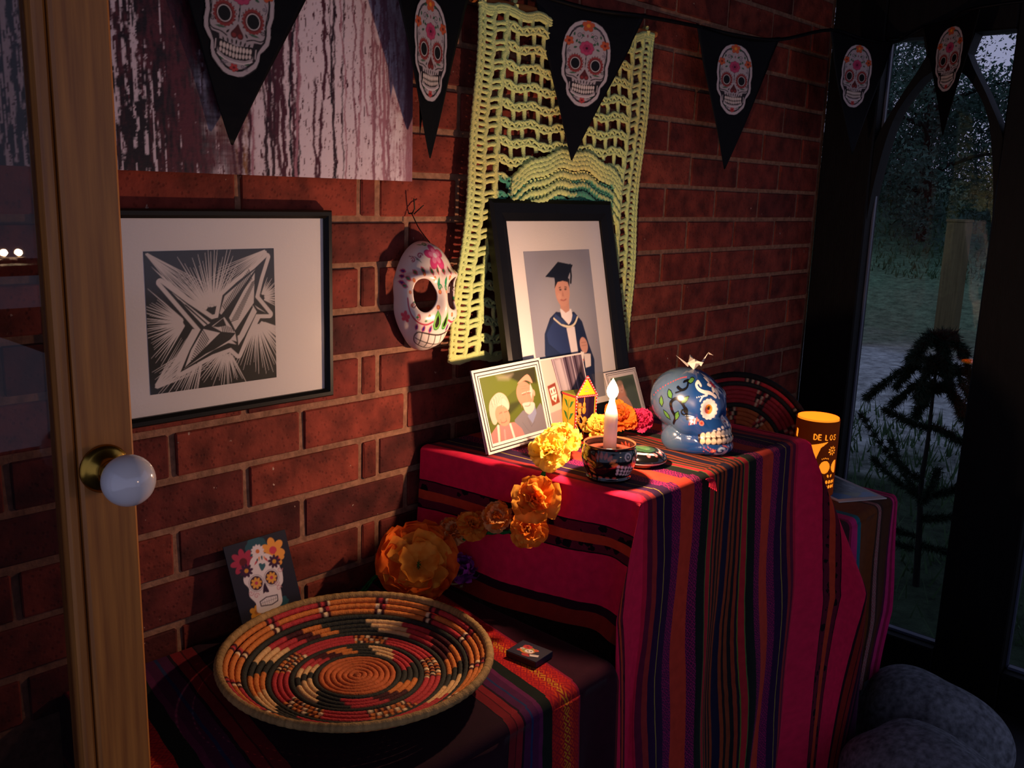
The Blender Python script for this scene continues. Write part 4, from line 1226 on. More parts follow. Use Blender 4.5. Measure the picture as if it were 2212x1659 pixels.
for x in np.linspace(AX0 + .012, AX1 - .012, 120): clist.append(col_front(x))
for q in np.linspace(.03, .97, 34): clist.append((col_fan(AX1, AY0, q * pi / 2, 1), None, q, 1))
for y in np.linspace(AY0 + .012, AY1, 34): clist.append(col_right(y))
NH = 90
V, UV = [], []
for c in clist:
    f = c[0]
    if len(c) == 4:
        q = c[2]
        # the hem of a square cloth: hanging edge of the corner fan
        H = min(H_F / max(cos(q * pi / 2), 1e-3), (.70 if c[3] > 0 else .56) / max(sin(q * pi / 2), .35)); H = min(H, .875)
        if c[3] < 0: H = min(H, H_L + (1 - q) ** 1.1 * .85) if q > .12 else H_F
    else: H = c[1]
    for k in range(NH):
        t = k / (NH - 1); h = H * t ** 1.15
        p, uv = f(h)
        if h < RAD:            # rounded top edge
            a = h / RAD * pi / 2
            top, _ = f(0); cx_, cy_ = min(max(top[0], ax0(top[1]) + RAD), AX1 - RAD), min(max(top[1], AY0 + RAD), AY1)
            p = (top[0] + (cx_ - top[0]) * (1 - sin(a)), top[1] + (cy_ - top[1]) * (1 - sin(a)), TOP - RAD * (1 - cos(a)) * .6)
        elif h < RAD * 2.2:
            p = (p[0], p[1], p[2] + RAD * .4 * (1 - (h - RAD) / (RAD * 1.2)) )
        V.append(p); UV.append(uv)
nC = len(clist)
F = quads(nC, NH)[:, ::-1].tolist()
hem = mk('hanging_drop', V, F, ALTAR, al, uv=UV)
# the flat top, with faint wrinkles
nx, ny = 90, 66
gf_, gy = np.meshgrid(np.linspace(0, 1, nx), np.linspace(AY0 + RAD * .9, AY1, ny), indexing='ij')
gl = ax0(gy) + RAD * .9; gx = gl + gf_ * (AX1 - RAD * .9 - gl); gu = AX0 + RAD * .9 + gf_ * (AX1 - AX0 - RAD * 1.8)
gz = TOP + .0012 * np.sin(gx * 40 + gy * 18) * np.sin(gy * 25) - .0012
wob = .006 * np.sin(gy * 13 + 1) * np.exp(-((gx - 1.40) / .2) ** 2)
mk('top_panel', np.stack([gx, gy, gz], -1).reshape(-1, 3), quads(nx, ny), ALTAR, al, uv=np.stack([(gu - ALTMID + wob).ravel(), gy.ravel()], -1))
YARN = mat('red yarn', '#b0203a', .9, .1, bump=(300, .5))
Vt = []
for k in range(5): Vt.append(tube_geo(spline([(1.30 + .002 * k, -.470, .893), (1.305 + .004 * k, -.474, .888), (1.303 + .006 * k, -.476, .880 - .003 * k)], 3), .0012, 5))
Vk, Fk = merge(Vt); mk('yarn_tuft', Vk, Fk, YARN, al)

# ---------------- bench cloth on the left
BN = [(0, '#230a17'), (.118, '#120a12'), (.121, '#64141c'), (.133, '#400c14'), (.136, '#701820'), (.148, '#1c0a1a'), (.152, '#42143a'), (.163, '#1e2a50'), (.167, '#42143a'), (.178, '#541a44'), (.186, '#141a16'),
      (.206, '#a8201c'), (.222, '#bb3a18'), (.229, '#b4761c'), (.242, '#bb3a18'), (.250, '#a8201c'), (.262, '#7c1430'), (.266, '#2c0a1a'), (.36, '#5c1a20'), (.37, '#2a0c1c')]
BENCHC = stripe_mat('dark striped aguayo', BN, .5, [(.206, .262)], '#8a1420', (70, 70))
bc = thing('bench_cloth', (.62, -.24, 0), 'dark plum striped cloth covering the low bench under the coiled basket', 'cloth')
BX0, BX1, BYF = .432, 1.046, -.488
V, UV = [], []
prof = [('t', y) for y in np.linspace(-.008, BYF + .016, 44)] + [('r', a) for a in np.linspace(.15, pi / 2, 6)] + [('d', h) for h in np.linspace(.02, .62, 46)]
xs = list(np.linspace(BX0, BX1, 120))
ex = [('w', h) for h in np.linspace(.12, .008, 10)] + [('x', x) for x in xs] + [('e', h) for h in np.linspace(.008, .12, 12)]
for kind, val in ex:
    for pk_, pv in prof:
        x = val if kind == 'x' else (BX1 if kind == 'e' else BX0)
        rip = 0
        if pk_ == 't': y, z, l = pv, BENCH, pv
        elif pk_ == 'r': y, z, l = BYF + .016 - .016 * sin(pv), BENCH - .016 * (1 - cos(pv)), BYF - .02 * (pv / (pi / 2)) * .6
        else:
            rip = .011 * sin(x * 38 + 1) * min(1, pv / .2) + .006 * sin(x * 71) * min(1, pv / .3)
            y, z, l = BYF - .02 * pv + rip, BENCH - .016 - pv + .02, BYF - pv
        u = (x - .695) - .17 * (max(l, BYF) - BYF)
        if u < 0: u *= .77
        if kind == 'e':
            x = BX1 + .012 * min(1, val / .02) + .0; z -= max(0, val - .004); u += val
        if kind == 'w':
            x = BX0 - .008 * min(1, val / .02); z -= max(0, val - .004); u -= val
        V.append((x, y, z)); UV.append((u, l))
mk('bench_cover', V, quads(len(ex), len(prof))[:, ::-1], BENCHC, bc, uv=UV)

# ---------------- right-hand low table with its brown cloth
RT = [(0, '#c0185c'), (.008, '#8c1442'), (.016, '#c22a68'), (.026, '#4a1830'), (.034, '#4a2814'), (.085, '#38221a'), (.096, '#8a7a74'), (.112, '#38221a'), (.120, '#6a3616'), (.215, '#1f6470'), (.235, '#c0246a'), (.262, '#8c1442'), (.275, '#3a1a20')]
RTC = stripe_mat('brown striped aguayo', RT, .5, [(.096, .112)], '#8c2430', (120, 60))
rc = thing('side_table_cloth', (2.02, -.24, 0), 'brown cloth with pink borders covering the low table by the window', 'cloth')
RX0, RX1, RYF = 1.84, 2.205, -.470
V, UV = [], []
prof = [('t', y) for y in np.linspace(-.245, RYF + .014, 24)] + [('r', a) for a in np.linspace(.15, pi / 2, 6)] + [('d', h) for h in np.linspace(.02, .46, 34)]
ex = [('x', x) for x in np.linspace(RX0, RX1, 90)] + [('e', h) for h in np.linspace(.005, .035, 5)]
for kind, val in ex:
    for pk_, pv in prof:
        x = val if kind == 'x' else RX1
        u = RX1 - x
        if pk_ == 't': y, z, l = pv, BENCH, pv
        elif pk_ == 'r': y, z, l = RYF + .014 - .014 * sin(pv), BENCH - .014 * (1 - cos(pv)), RYF - .01
        else:
            k = min(1, pv / .3)
            gather = max(0, (pv - .30) / .16)
            y, z, l = RYF - .03 * pv + (.010 * sin(x * 50) + .008 * sin(x * 24 + 2)) * k, BENCH - .014 - pv + .02, RYF - pv
            x = x - .05 * gather * (x - 1.98) / .2 + .006 * sin(pv * 20 + x * 10) * k
        if kind == 'e': x += .006; z -= val - .004 if pk_ == 't' else 0; u = .004 + val * .2; y += 0 if pk_ == 't' else val * .6
        V.append((x, y, z)); UV.append((u, l))
mk('table_cover', V, quads(len(ex), len(prof))[:, ::-1], RTC, rc, uv=UV)
FR = mat('pale fringe yarn', '#8f7f78', .95, .1)
parts = []
for k in range(16):
    x = 1.80 + .006 * k; y = -.497 + .004 * sin(k * 2.1)
    parts.append(tube_geo(spline([(x, y, .23), (x + .004 * sin(k), y - .004, .19), (x + .006 * sin(k * 1.7), y, .14 + .01 * sin(k * 3))], 3), .0011, 5))
Vf, Ff = merge(parts); fr = mk('fringe', Vf, Ff, FR, rc); fr['kind'] = 'stuff'

# ---------------- boulders by the window
def boulder(name, c, ax, rot, bend, lab, seed):
    n1, n2 = 60, 90
    th = np.linspace(0, pi, n1)[:, None]; ph = (np.arange(n2) / n2 * 2 * pi)[None, :]
    sgn = lambda v, p_: np.sign(v) * np.abs(v) ** p_
    x = sgn(np.sin(th), .85) * sgn(np.cos(ph), .9); y = sgn(np.sin(th), .85) * sgn(np.sin(ph), .9); z = sgn(np.cos(th), .8) + 0 * ph
    r = np.random.default_rng(seed); d = 0
    for k in range(5):
        w = r.normal(size=3) * 1.3; d = d + .022 * np.sin(x * w[0] * 2 + y * w[1] * 2 + z * w[2] * 2 + r.random() * 6)
    x, y, z = x * (1 + d) * ax[0], y * (1 + d) * ax[1], z * (1 + d) * ax[2]
    y = y + bend * (x / ax[0]) ** 2; z = z - .04 * (x / ax[0]) ** 2 * (bend != 0)
    cr_, sr_ = cos(rot), sin(rot)
    X_ = c[0] + x * cr_ - y * sr_; Y_ = c[1] + x * sr_ + y * cr_
    V = np.stack([X_, Y_, np.maximum(c[2] + z, .002)], -1).reshape(-1, 3)
    o = mk(name, V, [f[::-1] for f in quads(n1, n2, cv=True).tolist()], bpy.data.materials.get('speckled grey stone') or mat('speckled grey stone', '#74777d', .9, .12, var=(70, .5), bump=(120, .5)), None, own=(c[0], c[1], 0))
    return tag(o, lab, 'boulder', 'smooth boulders by the window')
boulder('boulder', (2.12, -.615, .13), (.20, .12, .145), radians(-110), .04, 'long curved grey boulder lying behind, nearest the window frame', 4)
boulder('boulder', (1.845, -.725, .13), (.20, .15, .145), radians(-120), 0.0, 'broad grey boulder at the foot of the pink cloth, in front of the other', 9)
# ================================================================ THE CANDLE AND ITS POT
PC = (1.180, -.357)
pot = thing('skull_pot', (PC[0], PC[1], TOP), 'round black glazed skull pot with sand holding the lit candle', 'pot')
prof = [(.030, 0), (.036, .0), (.0375, .004), (.036, .009), (.0385, .014), (.0435, .026), (.0455, .036), (.0448, .046), (.0425, .054), (.0432, .0585), (.0425, .060), (.0405, .0585), (.0405, .053), (.0425, .046), (.043, .036), (.041, .025), (.0, .022)]
P_ = spline([(a, b, 0) for a, b in prof[2:14]], 6)[:, :2]
prof = np.vstack([[prof[0]], [prof[1]], P_, prof[14:]])
n = 220
V, F = lathe_geo(prof, n, (PC[0], PC[1], TOP))
a = np.arctan2(V[:, 1] - PC[1], V[:, 0] - PC[0]); z = V[:, 2] - TOP
# face turned toward -y and +x; angle measured from its middle, metres along the glaze
FA = radians(-82)
dl = (a - FA + pi) % (2 * pi) - pi
S2 = np.stack([dl * .044 / 1.25, (z - .030) / 1.18 + .030], -1)
pp = Paint()
for s in (-1, 1):
    for k in range(7):
        t = 2.9 - k * .36
        pp.leaf(s * .046 + .0165 * cos(t) * s, .029 + .0165 * sin(t), .011, .0052, t if s > 0 else pi - t, '#a8452f' if k > 1 else '#d0843a')
    for k in range(4): pp.leaf(s * (.062 + .001 * k), .020 + .0055 * k, .012, .004, .35 * s, '#d0843a')
    pp.ell(s * .0115, .043, .0056, .0058, '#d8d3cc'); pp.ell(s * .0115, .043, .0036, .0038, '#0a0a0a'); pp.ell(s * .0115, .043, .0014, .0015, '#d8d3cc')
    for k in range(6): pp.ell(s * (.028 + .011 * k), .0125, .0034, .0017, '#b8523f')
    for t in range(5):
        for r0, h0 in ((.0205, .0052), (.0262, .0050), (.0153, .0042)): pp.ell(s * (.0028 + .0056 * t), r0 + .0011 * t, .0023, h0 * .46, '#d9d6d8')
pp.ell(0, .036, .0035, .006, '#e3b9a0'); pp.ell(0, .034, .0018, .003, '#0a0a0a')
colp = pp.eval(S2, '#0c0a0c', .0006)
colp[(z > .0575)] = lin('#5a3520')
inner = np.hypot(V[:, 0] - PC[0], V[:, 1] - PC[1]) < np.interp(z, prof[2:-3, 1], prof[2:-3, 0]) - .001
mk('bowl', V, F, attr_mat('black glaze', .12, .55, coat=.5), pot, col=colp)
SAND = mat('rust-red sand', '#5e2a1e', .95, .1, var=(500, .35), bump=(700, .8))
lathe('sand', [(0, .049), (.02, .0485), (.036, .0475), (.0412, .047), (.0412, .043)], SAND, pot, 40, (PC[0], PC[1], TOP))

cd = thing('candle', (PC[0], PC[1], TOP + .045), 'white lit candle with a bright flame standing in the black skull pot', 'candle')
WAX = mat('white wax', '#f4ebe6', .35, .4, sss=1.0)
WAX.node_tree.nodes['Principled BSDF'].inputs['Subsurface Radius'].default_value = (.05, .032, .020)
rc_ = .0110
CT = TOP + .112                                # shoulder of the candle
lathe('wax_stem', [(0, TOP + .043 - CT), (rc_, TOP + .043 - CT), (rc_, -.010), (rc_ * .97, -.0045), (rc_ * .62, .009), (rc_ * .42, .016), (rc_ * .36, .020), (rc_ * .2, .0205), (0, .0195)], WAX, cd, 28, (PC[0], PC[1], CT))
tube('wick', [(PC[0], PC[1], CT + .018), (PC[0] + .0004, PC[1], CT + .023), (PC[0] + .0012, PC[1], CT + .0275)], .0008, mat('burnt wick', '#120c0a', .9, .1), cd, 6)
def flame_mat():
    m, nt, b, N, L = new_mat('candle flame'); N.remove(b)
    tc = N.new('ShaderNodeTexCoord'); sx = N.new('ShaderNodeSeparateXYZ'); L.new(tc.outputs['Generated'], sx.inputs[0])
    rp = N.new('ShaderNodeValToRGB'); E = rp.color_ramp.elements
    E[0].position = 0; E[0].color = (1, .42, .10, 1); E[1].position = 1; E[1].color = (1, .50, .12, 1)
    e = E.new(.25); e.color = (1, .80, .42, 1); e = E.new(.7); e.color = (1, .78, .36, 1)
    L.new(sx.outputs['Z'], rp.inputs[0])
    em = N.new('ShaderNodeEmission'); em.inputs['Strength'].default_value = 9; L.new(rp.outputs[0], em.inputs[0])
    tr = N.new('ShaderNodeBsdfTransparent'); ad = N.new('ShaderNodeAddShader')
    L.new(em.outputs[0], ad.inputs[0]); L.new(tr.outputs[0], ad.inputs[1]); L.new(ad.outputs[0], N['Material Output'].inputs[0])
    return m
FZ = CT + .019
lathe('flame', [(0, 0), (.0040, .002), (.0078, .007), (.0096, .013), (.0088, .019), (.0058, .026), (.0024, .032), (0, .036)], flame_mat(), cd, 28, (PC[0], PC[1], FZ))
ld = bpy.data.lights.new('candle_light', 'POINT'); ld.energy = CANDLE_POWER; ld.color = CANDLE_COLOR; ld.shadow_soft_size = .008
lo = bpy.data.objects.new('candle_light', ld); lo.location = (PC[0], PC[1], FZ + .016); COL.objects.link(lo)

lid = thing('glazed_saucer', (1.292, -.345, TOP), 'small black glazed pot lid with pink and green dashes lying beside the skull pot', 'saucer')
lp = [(0, .0), (.034, .0), (.041, .004), (.0435, .009), (.0425, .014), (.037, .020), (.028, .0245), (.015, .0275), (0, .0285)]
n = 160
V, F = lathe_geo(spline([(q[0], q[1], 0) for q in lp], 7)[:, :2], n, (1.292, -.345, TOP))
pd = Paint()
for s in (-1, 1):
    pd.line([(s * .006, -.033), (s * .020, -.022), (s * .029, -.004), (s * .026, .014), (s * .014, .026)], .0042, '#cfcfcf', True)
for k in range(11):
    t = -2.2 + k * .40
    pd.ell(.033 * cos(t), .033 * sin(t), .0042, .0027, '#d06a70', t)
pd.poly([(-.012, -.022), (.010, -.020), (.020, .002), (.010, .018), (-.012, .018), (-.021, 0)], '#2c4a30', True); pd.poly([(-.008, -.014), (.006, -.012), (.010, .006), (-.008, .010)], '#4a7048', True)
cl = pd.eval(V[:, :2] - [1.292, -.345], '#0d0c0d', .001)
rr = np.hypot(V[:, 0] - 1.292, V[:, 1] + .345); zz = V[:, 2] - TOP
cl[(zz < .011)] = lin('#0d0c0d')
mt = (zz > .0075) & (zz < .0095); cl[mt] = lin('#bdbdbd')
mk('lid_dome', V, F, attr_mat('black lid glaze', .12, .55, coat=.5), lid, col=cl)
# ================================================================ THINGS ON THE CLOTHS
# ---------------- graduation portrait leaning on the wall
gf = thing('graduation_portrait', (1.386, -.118, TOP), 'tall black framed portrait of a graduate in cap and blue gown leaning on the shawl', 'picture')
Lg = math.atan2(.093, .442)
Mg = Matrix.Translation((1.386, -.1185, TOP + .001)) @ Matrix.Rotation(-Lg, 4, 'X')
GW, GH = .363, .449
frame_bars(gf, Mg, GW, GH, .040, .018, BLACKF)
mslab('mount', gf, Mg, -.147, .147, .034, .415, -.008, .003, WHITECARD)
mslab('backing', gf, Mg, -.17, .17, .01, .44, -.003, .003, BLACKF)
qg = quadmap((420, 410), (940, 392), (1028, 1325), (512, 1412))
G = lambda *p: [tuple(k) for k in qg(p) * [60, 100]]
pg = Paint()
pg.ell(34, 40, 26, 30, '#a9a7ad', 0, .5, 8); 
NAVY, NV2 = '#1c2440', '#27335c'
pg.poly(G((600, 1400), (596, 1180), (558, 1060), (562, 930), (610, 830), (660, 790), (740, 800), (800, 790), (860, 850), (905, 990), (945, 1090), (945, 1250), (960, 1350)), NAVY, grow=.3)
pg.poly(G((575, 930), (640, 840), (740, 890), (790, 1100), (720, 1080), (590, 990)), NV2); pg.poly(G((620, 1290), (760, 1230), (850, 1280), (940, 1330), (700, 1370)), NV2)
pg.poly(G((735, 890), (800, 880), (835, 1170), (790, 1180)), '#d9cfd0'); pg.poly(G((690, 770), (780, 770), (790, 830), (755, 870), (700, 820)), '#e3dada')
pg.line(G((640, 830), (700, 870), (760, 882), (800, 865), (826, 822)), 1.4, '#d8cdb4', True); pg.poly(G((650, 800), (745, 862), (700, 868), (640, 826)), '#31406a'); pg.poly(G((770, 866), (822, 812), (790, 800)), '#31406a')
pg.poly(G((690, 700), (765, 700), (765, 780), (735, 795), (695, 765)), '#c08d7a'); pg.ell(*G((716, 655))[0], 6.6, 10.2, '#c9937e', .05)
pg.poly(G((655, 640), (660, 585), (720, 560), (775, 580), (772, 635), (760, 600), (720, 592), (680, 600)), '#2a2224')
pg.ell(*G((700, 648))[0], 1.1, .6, '#4a3530'); pg.ell(*G((740, 645))[0], 1.1, .6, '#4a3530'); pg.line(G((702, 632), (690, 636)), .6, '#4a3530'); pg.line(G((735, 630), (750, 633)), .6, '#4a3530')
pg.poly(G((716, 650), (728, 690), (710, 690)), '#b67f6c'); pg.line(G((700, 712), (722, 716), (742, 708)), .8, '#a05c54', True); pg.ell(*G((690, 690))[0], 2, 2, '#d6a590', 0, .5)
pg.poly(G((588, 566), (690, 474), (804, 492), (762, 572), (720, 582), (660, 572)), '#121218', grow=.2); pg.poly(G((655, 570), (760, 560), (770, 585), (660, 600)), '#16161d'); pg.line(G((786, 490), (790, 560), (784, 604)), 1.5, '#121218')
pg.poly(G((660, 1165), (800, 1175), (805, 1255), (740, 1275), (670, 1270)), '#d9cdc9', grow=.4); pg.ell(*G((832, 1215))[0], 4.6, 4.8, '#c49180'); pg.line(G((815, 1200), (865, 1190)), .6, '#a87868'); pg.line(G((815, 1222), (866, 1216)), .6, '#a87868')
pg.poly(G((870, 1060), (915, 1060), (915, 1130), (880, 1140)), '#d9cdc9', grow=.5); pg.ell(*G((868, 1000))[0], 3.6, 5.4, '#c49180', -.2); pg.line(G((850, 985), (885, 980)), .5, '#a87868'); pg.line(G((850, 1005), (890, 1000)), .5, '#a87868')
pg.poly(G((842, 1040), (868, 1045), (850, 1180), (822, 1290), (824, 1200)), '#e6dcd6'); pg.line(G((836, 1095), (862, 1095)), 1.0, '#b24a3c')
msheet('portrait_print', gf, Mg, -.100, .098, .052, .352, -.0083, pg, '#8d8b95', 60, 100, 130, 200, GLOSSPRINT)
mslab('glass', gf, Mg, -.146, .146, .036, .414, -.011, .0012, FRAMEGLASS)

# ---------------- photo cards
CARDW = mat('white photo card', '#cdc3c1', .6, .2)
def photo_card(name, BLp, BRp, TLp, paint, base, w, h, lab, inner, nx, ny, lines=True, cat='photo', group=None, prop=.32):
    """card with its front corner points; a second leaf behind keeps it standing"""
    BLp, BRp, TLp = (np.array(k, float) for k in (BLp, BRp, TLp))
    ex, ey = BRp - BLp, BLp - TLp
    t = thing(name, tuple((BLp + BRp) / 2), lab, cat, group)
    slab('front_leaf', TLp, ex, ey, .0016, CARDW, t)
    n = np.cross(ex, ey); n /= np.linalg.norm(n)
    bk = ey * 1.0; bk = bk + n * np.linalg.norm(ey) * prop; bk[2] = ey[2]
    slab('back_leaf', TLp + n * .0018, ex, bk, .0012, CARDW, t)
    if lines:
        for a, wd in ((.025, .012), (.062, .008)):
            A, B = a, 1 - a
            r = np.linalg.norm(ex) / np.linalg.norm(ey)
            def band(u0, v0, u1, v1): return [TLp + ex * u + ey * v - n * .0003 for u, v in ((u0, v0), (u1, v0), (u1, v1), (u0, v1))]
            V = []
            for q in ((A, A * r, B, (A + wd) * r), (A, 1 - (A + wd) * r, B, 1 - A * r), (A, A * r, A + wd, 1 - A * r), (B - wd, A * r, B, 1 - A * r)): V += band(*q)
            mk('black_border', V, [[4 * k + 3, 4 * k + 2, 4 * k + 1, 4 * k] for k in range(4)], INKB, t, smooth=False)
    u0, v0, u1, v1 = inner
    print_sheet('photo_print', plane_fn(TLp + ex * u0 + ey * v0 - n * .0004, ex * (u1 - u0), ey * (v1 - v0)), nx, ny, paint, base, GLOSSPRINT, t, w, h)
    return t
INKB = mat('black printed border', '#1a1818', .5, .3)

q1 = quadmap((235, 392), (770, 288), (962, 838), (378, 1005))
K = lambda *p: [tuple(k) for k in q1(p) * [100, 100]]
pc = Paint()
pc.poly(K((235, 392), (520, 340), (640, 440), (420, 620), (300, 700)), '#56611f'); pc.poly(K((450, 350), (770, 288), (800, 420), (640, 420), (520, 380)), '#2d2a1c', a=.9, soft=2); pc.poly(K((560, 600), (700, 560), (560, 700), (330, 770), (340, 740)), '#2f3218', a=.85, soft=2); pc.poly(K((400, 370), (560, 350), (520, 400), (420, 400)), '#8d8570', a=.6, soft=3)
pc.poly(K((610, 760), (690, 670), (790, 720), (860, 600), (930, 700), (965, 840), (700, 920), (640, 880)), '#66646e', grow=1); pc.poly(K((740, 720), (800, 790), (830, 690), (800, 600)), '#727a98'); pc.line(K((690, 780), (760, 860), (800, 880)), .8, '#5a5862'); pc.line(K((740, 735), (790, 820), (820, 770)), .7, '#55525e')
pc.ell(*K((695, 520))[0], 15, 20.5, '#b37a66', -.12); pc.poly(K((610, 430), (700, 350), (760, 420), (690, 400)), '#bd8570', True); pc.poly(K((735, 420), (770, 480), (765, 560), (740, 500)), '#b3a8a0'); pc.ell(*K((782, 505))[0], 2.2, 5, '#c98e7c'); pc.poly(K((680, 600), (790, 590), (800, 650), (760, 700), (715, 680), (690, 640)), '#b5aaa2', True)
pc.line(K((668, 525), (700, 515)), 1.1, '#6e4c40'); pc.line(K((715, 510), (750, 505)), 1.1, '#6e4c40'); pc.line(K((706, 520), (722, 578), (705, 582)), .9, '#b67f6e', True); pc.line(K((702, 625), (735, 625), (755, 612)), 1.0, '#a3605a', True)
pc.poly(K((360, 1005), (350, 930), (420, 830), (520, 800), (600, 790), (680, 850), (720, 920), (560, 960)), '#bd6a68', grow=1.5); pc.line(K((430, 820), (450, 980)), 4, '#c2b2ac'); pc.line(K((560, 800), (610, 930)), 3.5, '#c2b2ac'); pc.line(K((450, 850), (462, 980)), 1, '#b87a4a'); pc.line(K((500, 860), (515, 960)), 3, '#bd807c')
pc.poly(K((345, 690), (350, 590), (420, 520), (490, 540), (530, 610), (520, 660), (460, 600), (420, 650), (410, 780), (380, 790)), '#b5a090', True, grow=1.5); pc.ell(*K((475, 720))[0], 12, 16.5, '#b98069', -.2); pc.poly(K((420, 630), (460, 560), (520, 600), (530, 650), (470, 620)), '#bfac9c', True)
pc.line(K((440, 700), (465, 690)), 1.1, '#7a5548'); pc.line(K((490, 685), (520, 678)), 1.1, '#7a5548'); pc.line(K((478, 690), (498, 745), (480, 752)), .9, '#bb8472', True); pc.line(K((462, 785), (495, 785), (520, 765)), 1.3, '#a8544e', True); pc.ell(*K((445, 735))[0], 3, 3, '#c08371', 0, .6)
for k in range(12):
    pc.line(K((352 + k * 13, 620 - 70 * sin(k / 11 * 2.6)), (360 + k * 10, 590 - 50 * sin(k / 11 * 2.6)), (372 + k * 9, 640 - 40 * sin(k / 11 * 3))), .6, ['#8f7c6c', '#cdbcae'][k % 2], True)
pc.line(K((640, 455), (700, 445)), .5, '#996450'); pc.line(K((645, 475), (730, 462)), .5, '#996450'); pc.line(K((660, 600), (672, 640)), .6, '#996450'); pc.line(K((760, 560), (752, 620)), .6, '#996450')
pc.line(K((455, 755), (470, 800)), .6, '#99604e'); pc.line(K((510, 740), (524, 775)), .6, '#99604e'); pc.line(K((440, 690), (468, 680)), .5, '#8a6a5a'); pc.line(K((662, 512), (700, 500)), .7, '#cfc4bb'); pc.line(K((712, 496), (752, 490)), .7, '#cfc4bb')
photo_card('couple_photo', (1.118, -.142, TOP + .002), (1.297, -.141, TOP + .006), (1.093, -.118, TOP + .152), pc, '#4b561d', 100, 100, 'white photo card of an elderly couple on grass, leaning left of the painted box', (.085, .10, .90, .885), 130, 120, group='photo cards on the altar', prop=.03)
q2 = quadmap((0, 0), (1, 0), (1, 1), (0, 1))
p2 = Paint()
p2.poly([(0, 70), (100, 60), (100, 100), (0, 100)], '#9a8c8e'); p2.poly([(28, 0), (100, 0), (100, 66), (38, 72)], '#5b4a58')
for k in range(9): p2.line([(31 + k * 7.5, 0), (39 + k * 6.6, 70)], 2.2 + (k % 3), ['#a99aa6', '#33242e', '#7b6a76'][k % 3])
p2.poly([(34, 0), (50, 0), (56, 40), (42, 68)], '#cdbfc6', a=.6, soft=3); p2.poly([(86, 20), (97, 10), (98, 60), (90, 78)], '#3a2a2c', soft=2)
p2.poly([(8, 34), (27, 31), (29, 58), (10, 61)], '#7c3a2e'); p2.poly([(11, 38), (24, 36), (26, 48), (20, 57), (13, 52)], '#e2d0c8'); p2.ell(15, 42, 1.5, 2.6, '#7c3a2e'); p2.ell(21.5, 41, 1.5, 2.6, '#7c3a2e'); p2.line([(12, 47.5), (26, 45.5)], 1, '#7c3a2e'); p2.ell(19, 52, 2, 2, '#7c3a2e')
photo_card('curtain_photo', (1.293, -.140, TOP + .002), (1.425, -.140, TOP + .002), (1.274, -.1095, 1.045), p2, '#bfaea6', 100, 100, 'photo card of a grey curtain and small red shield, behind the painted box', (.02, .02, .98, .98), 110, 110, lines=False, group='photo cards on the altar', prop=.02)
p3 = Paint()
p3.ell(60, 20, 50, 18, '#3f4a35', soft=6); p3.ell(30, 60, 22, 34, '#c58a72', soft=4); p3.ell(34, 28, 12, 15, '#cf9c86', soft=1); p3.ell(33, 17, 12, 8, '#9a7c64', soft=2); p3.ell(72, 60, 25, 30, '#4f5a4a', soft=6); p3.poly([(10, 100), (18, 60), (50, 56), (62, 100)], '#b98a78', True)
p3.line([(29, 27), (32, 27)], 1.2, '#5a4034'); p3.line([(37, 27), (40, 27)], 1.2, '#5a4034'); p3.line([(31, 36), (38, 36)], 1.2, '#8a4a42')
photo_card('small_photo', (1.483, -.150, TOP + .002), (1.588, -.150, TOP + .002), (1.465, -.124, .999), p3, '#59664a', 100, 100, 'small white bordered photo card of a person and foliage, standing behind the candle flame', (.13, .13, .87, .87), 70, 70, group='photo cards on the altar', prop=.03)

# ---------------- painted box with a skeleton musician
nb = thing('painted_shrine_box', (1.352, -.15, TOP), 'yellow painted wooden box with a red-edged gable, skeleton musician and guitar inside', 'box')
NA = radians(-14)                               # turn of the box
Mn = Matrix.Translation((1.344, -.158, TOP)) @ Matrix.Rotation(NA, 4, 'Z') @ Matrix.Diagonal((.70, .72, 1.0, 1))
YEL = mat('yellow lacquer', '#d9b31f', .4, .35, var=(30, .1)); REDL = mat('red lacquer', '#c5282c', .4, .35); NIGHT = mat('night-purple lacquer', '#2a1230', .5, .3); WDOT = mat('white paint dots', '#efe2dc', .5, .3); LEAFG = mat('green paint', '#2f7a2c', .5, .3); BONE = mat('orange-lit bone paint', '#dc8a3c', .5, .3); GOLD = mat('golden brown paint', '#c98a2c', .45, .35)
W2, D2, HB, HR = .0335, .030, .084, .121
def nbox(name, c, s, m, par=None, bev=.0008): return bm_obj(name, cube_bm(c, s, bev), m, par or nb, M=Mn)
nbox('side_panel', (-W2 + .0015, 0, HB / 2), (.003, 2 * D2, HB), YEL); nbox('side_panel', (W2 - .0015, 0, HB / 2), (.003, 2 * D2, HB), YEL)
nbox('back_panel', (0, D2 - .0015, HB / 2), (2 * W2 - .0062, .003, HB), NIGHT); nbox('niche_lining', (0, -.004, HB / 2 + .0015), (2 * W2 - .0064, .0016, HB - .0034), NIGHT); nbox('niche_lining', (W2 - .0036, -.0175, HB / 2 + .0015), (.001, .0245, HB - .0034), NIGHT); nbox('niche_lining', (-W2 + .0036, -.0175, HB / 2 + .0015), (.001, .0245, HB - .0034), NIGHT)
nbox('base_panel', (0, 0, .0015), (2 * W2 + .004, 2 * D2 + .004, .003), REDL)
def npoly(name, V, F, m, par=None):
    return mk(name, np.array([(Mn @ Vector(v))[:] for v in V]), F, m, par or nb, smooth=False)
nbox('roof_board', (0, 0, HB + .0015), (2 * W2 + .003, 2 * D2 + .003, .003), mat('green-yellow lacquer', '#93a02a', .4, .35, var=(40, .25)))
npoly('gable', [(-W2, -D2, HB), (W2, -D2, HB), (0, -D2, HR - .003), (-W2, -D2 + .003, HB), (W2, -D2 + .003, HB), (0, -D2 + .003, HR - .003)], [[0, 1, 2], [5, 4, 3], [0, 3, 4, 1], [1, 4, 5, 2], [2, 5, 3, 0]], YEL)
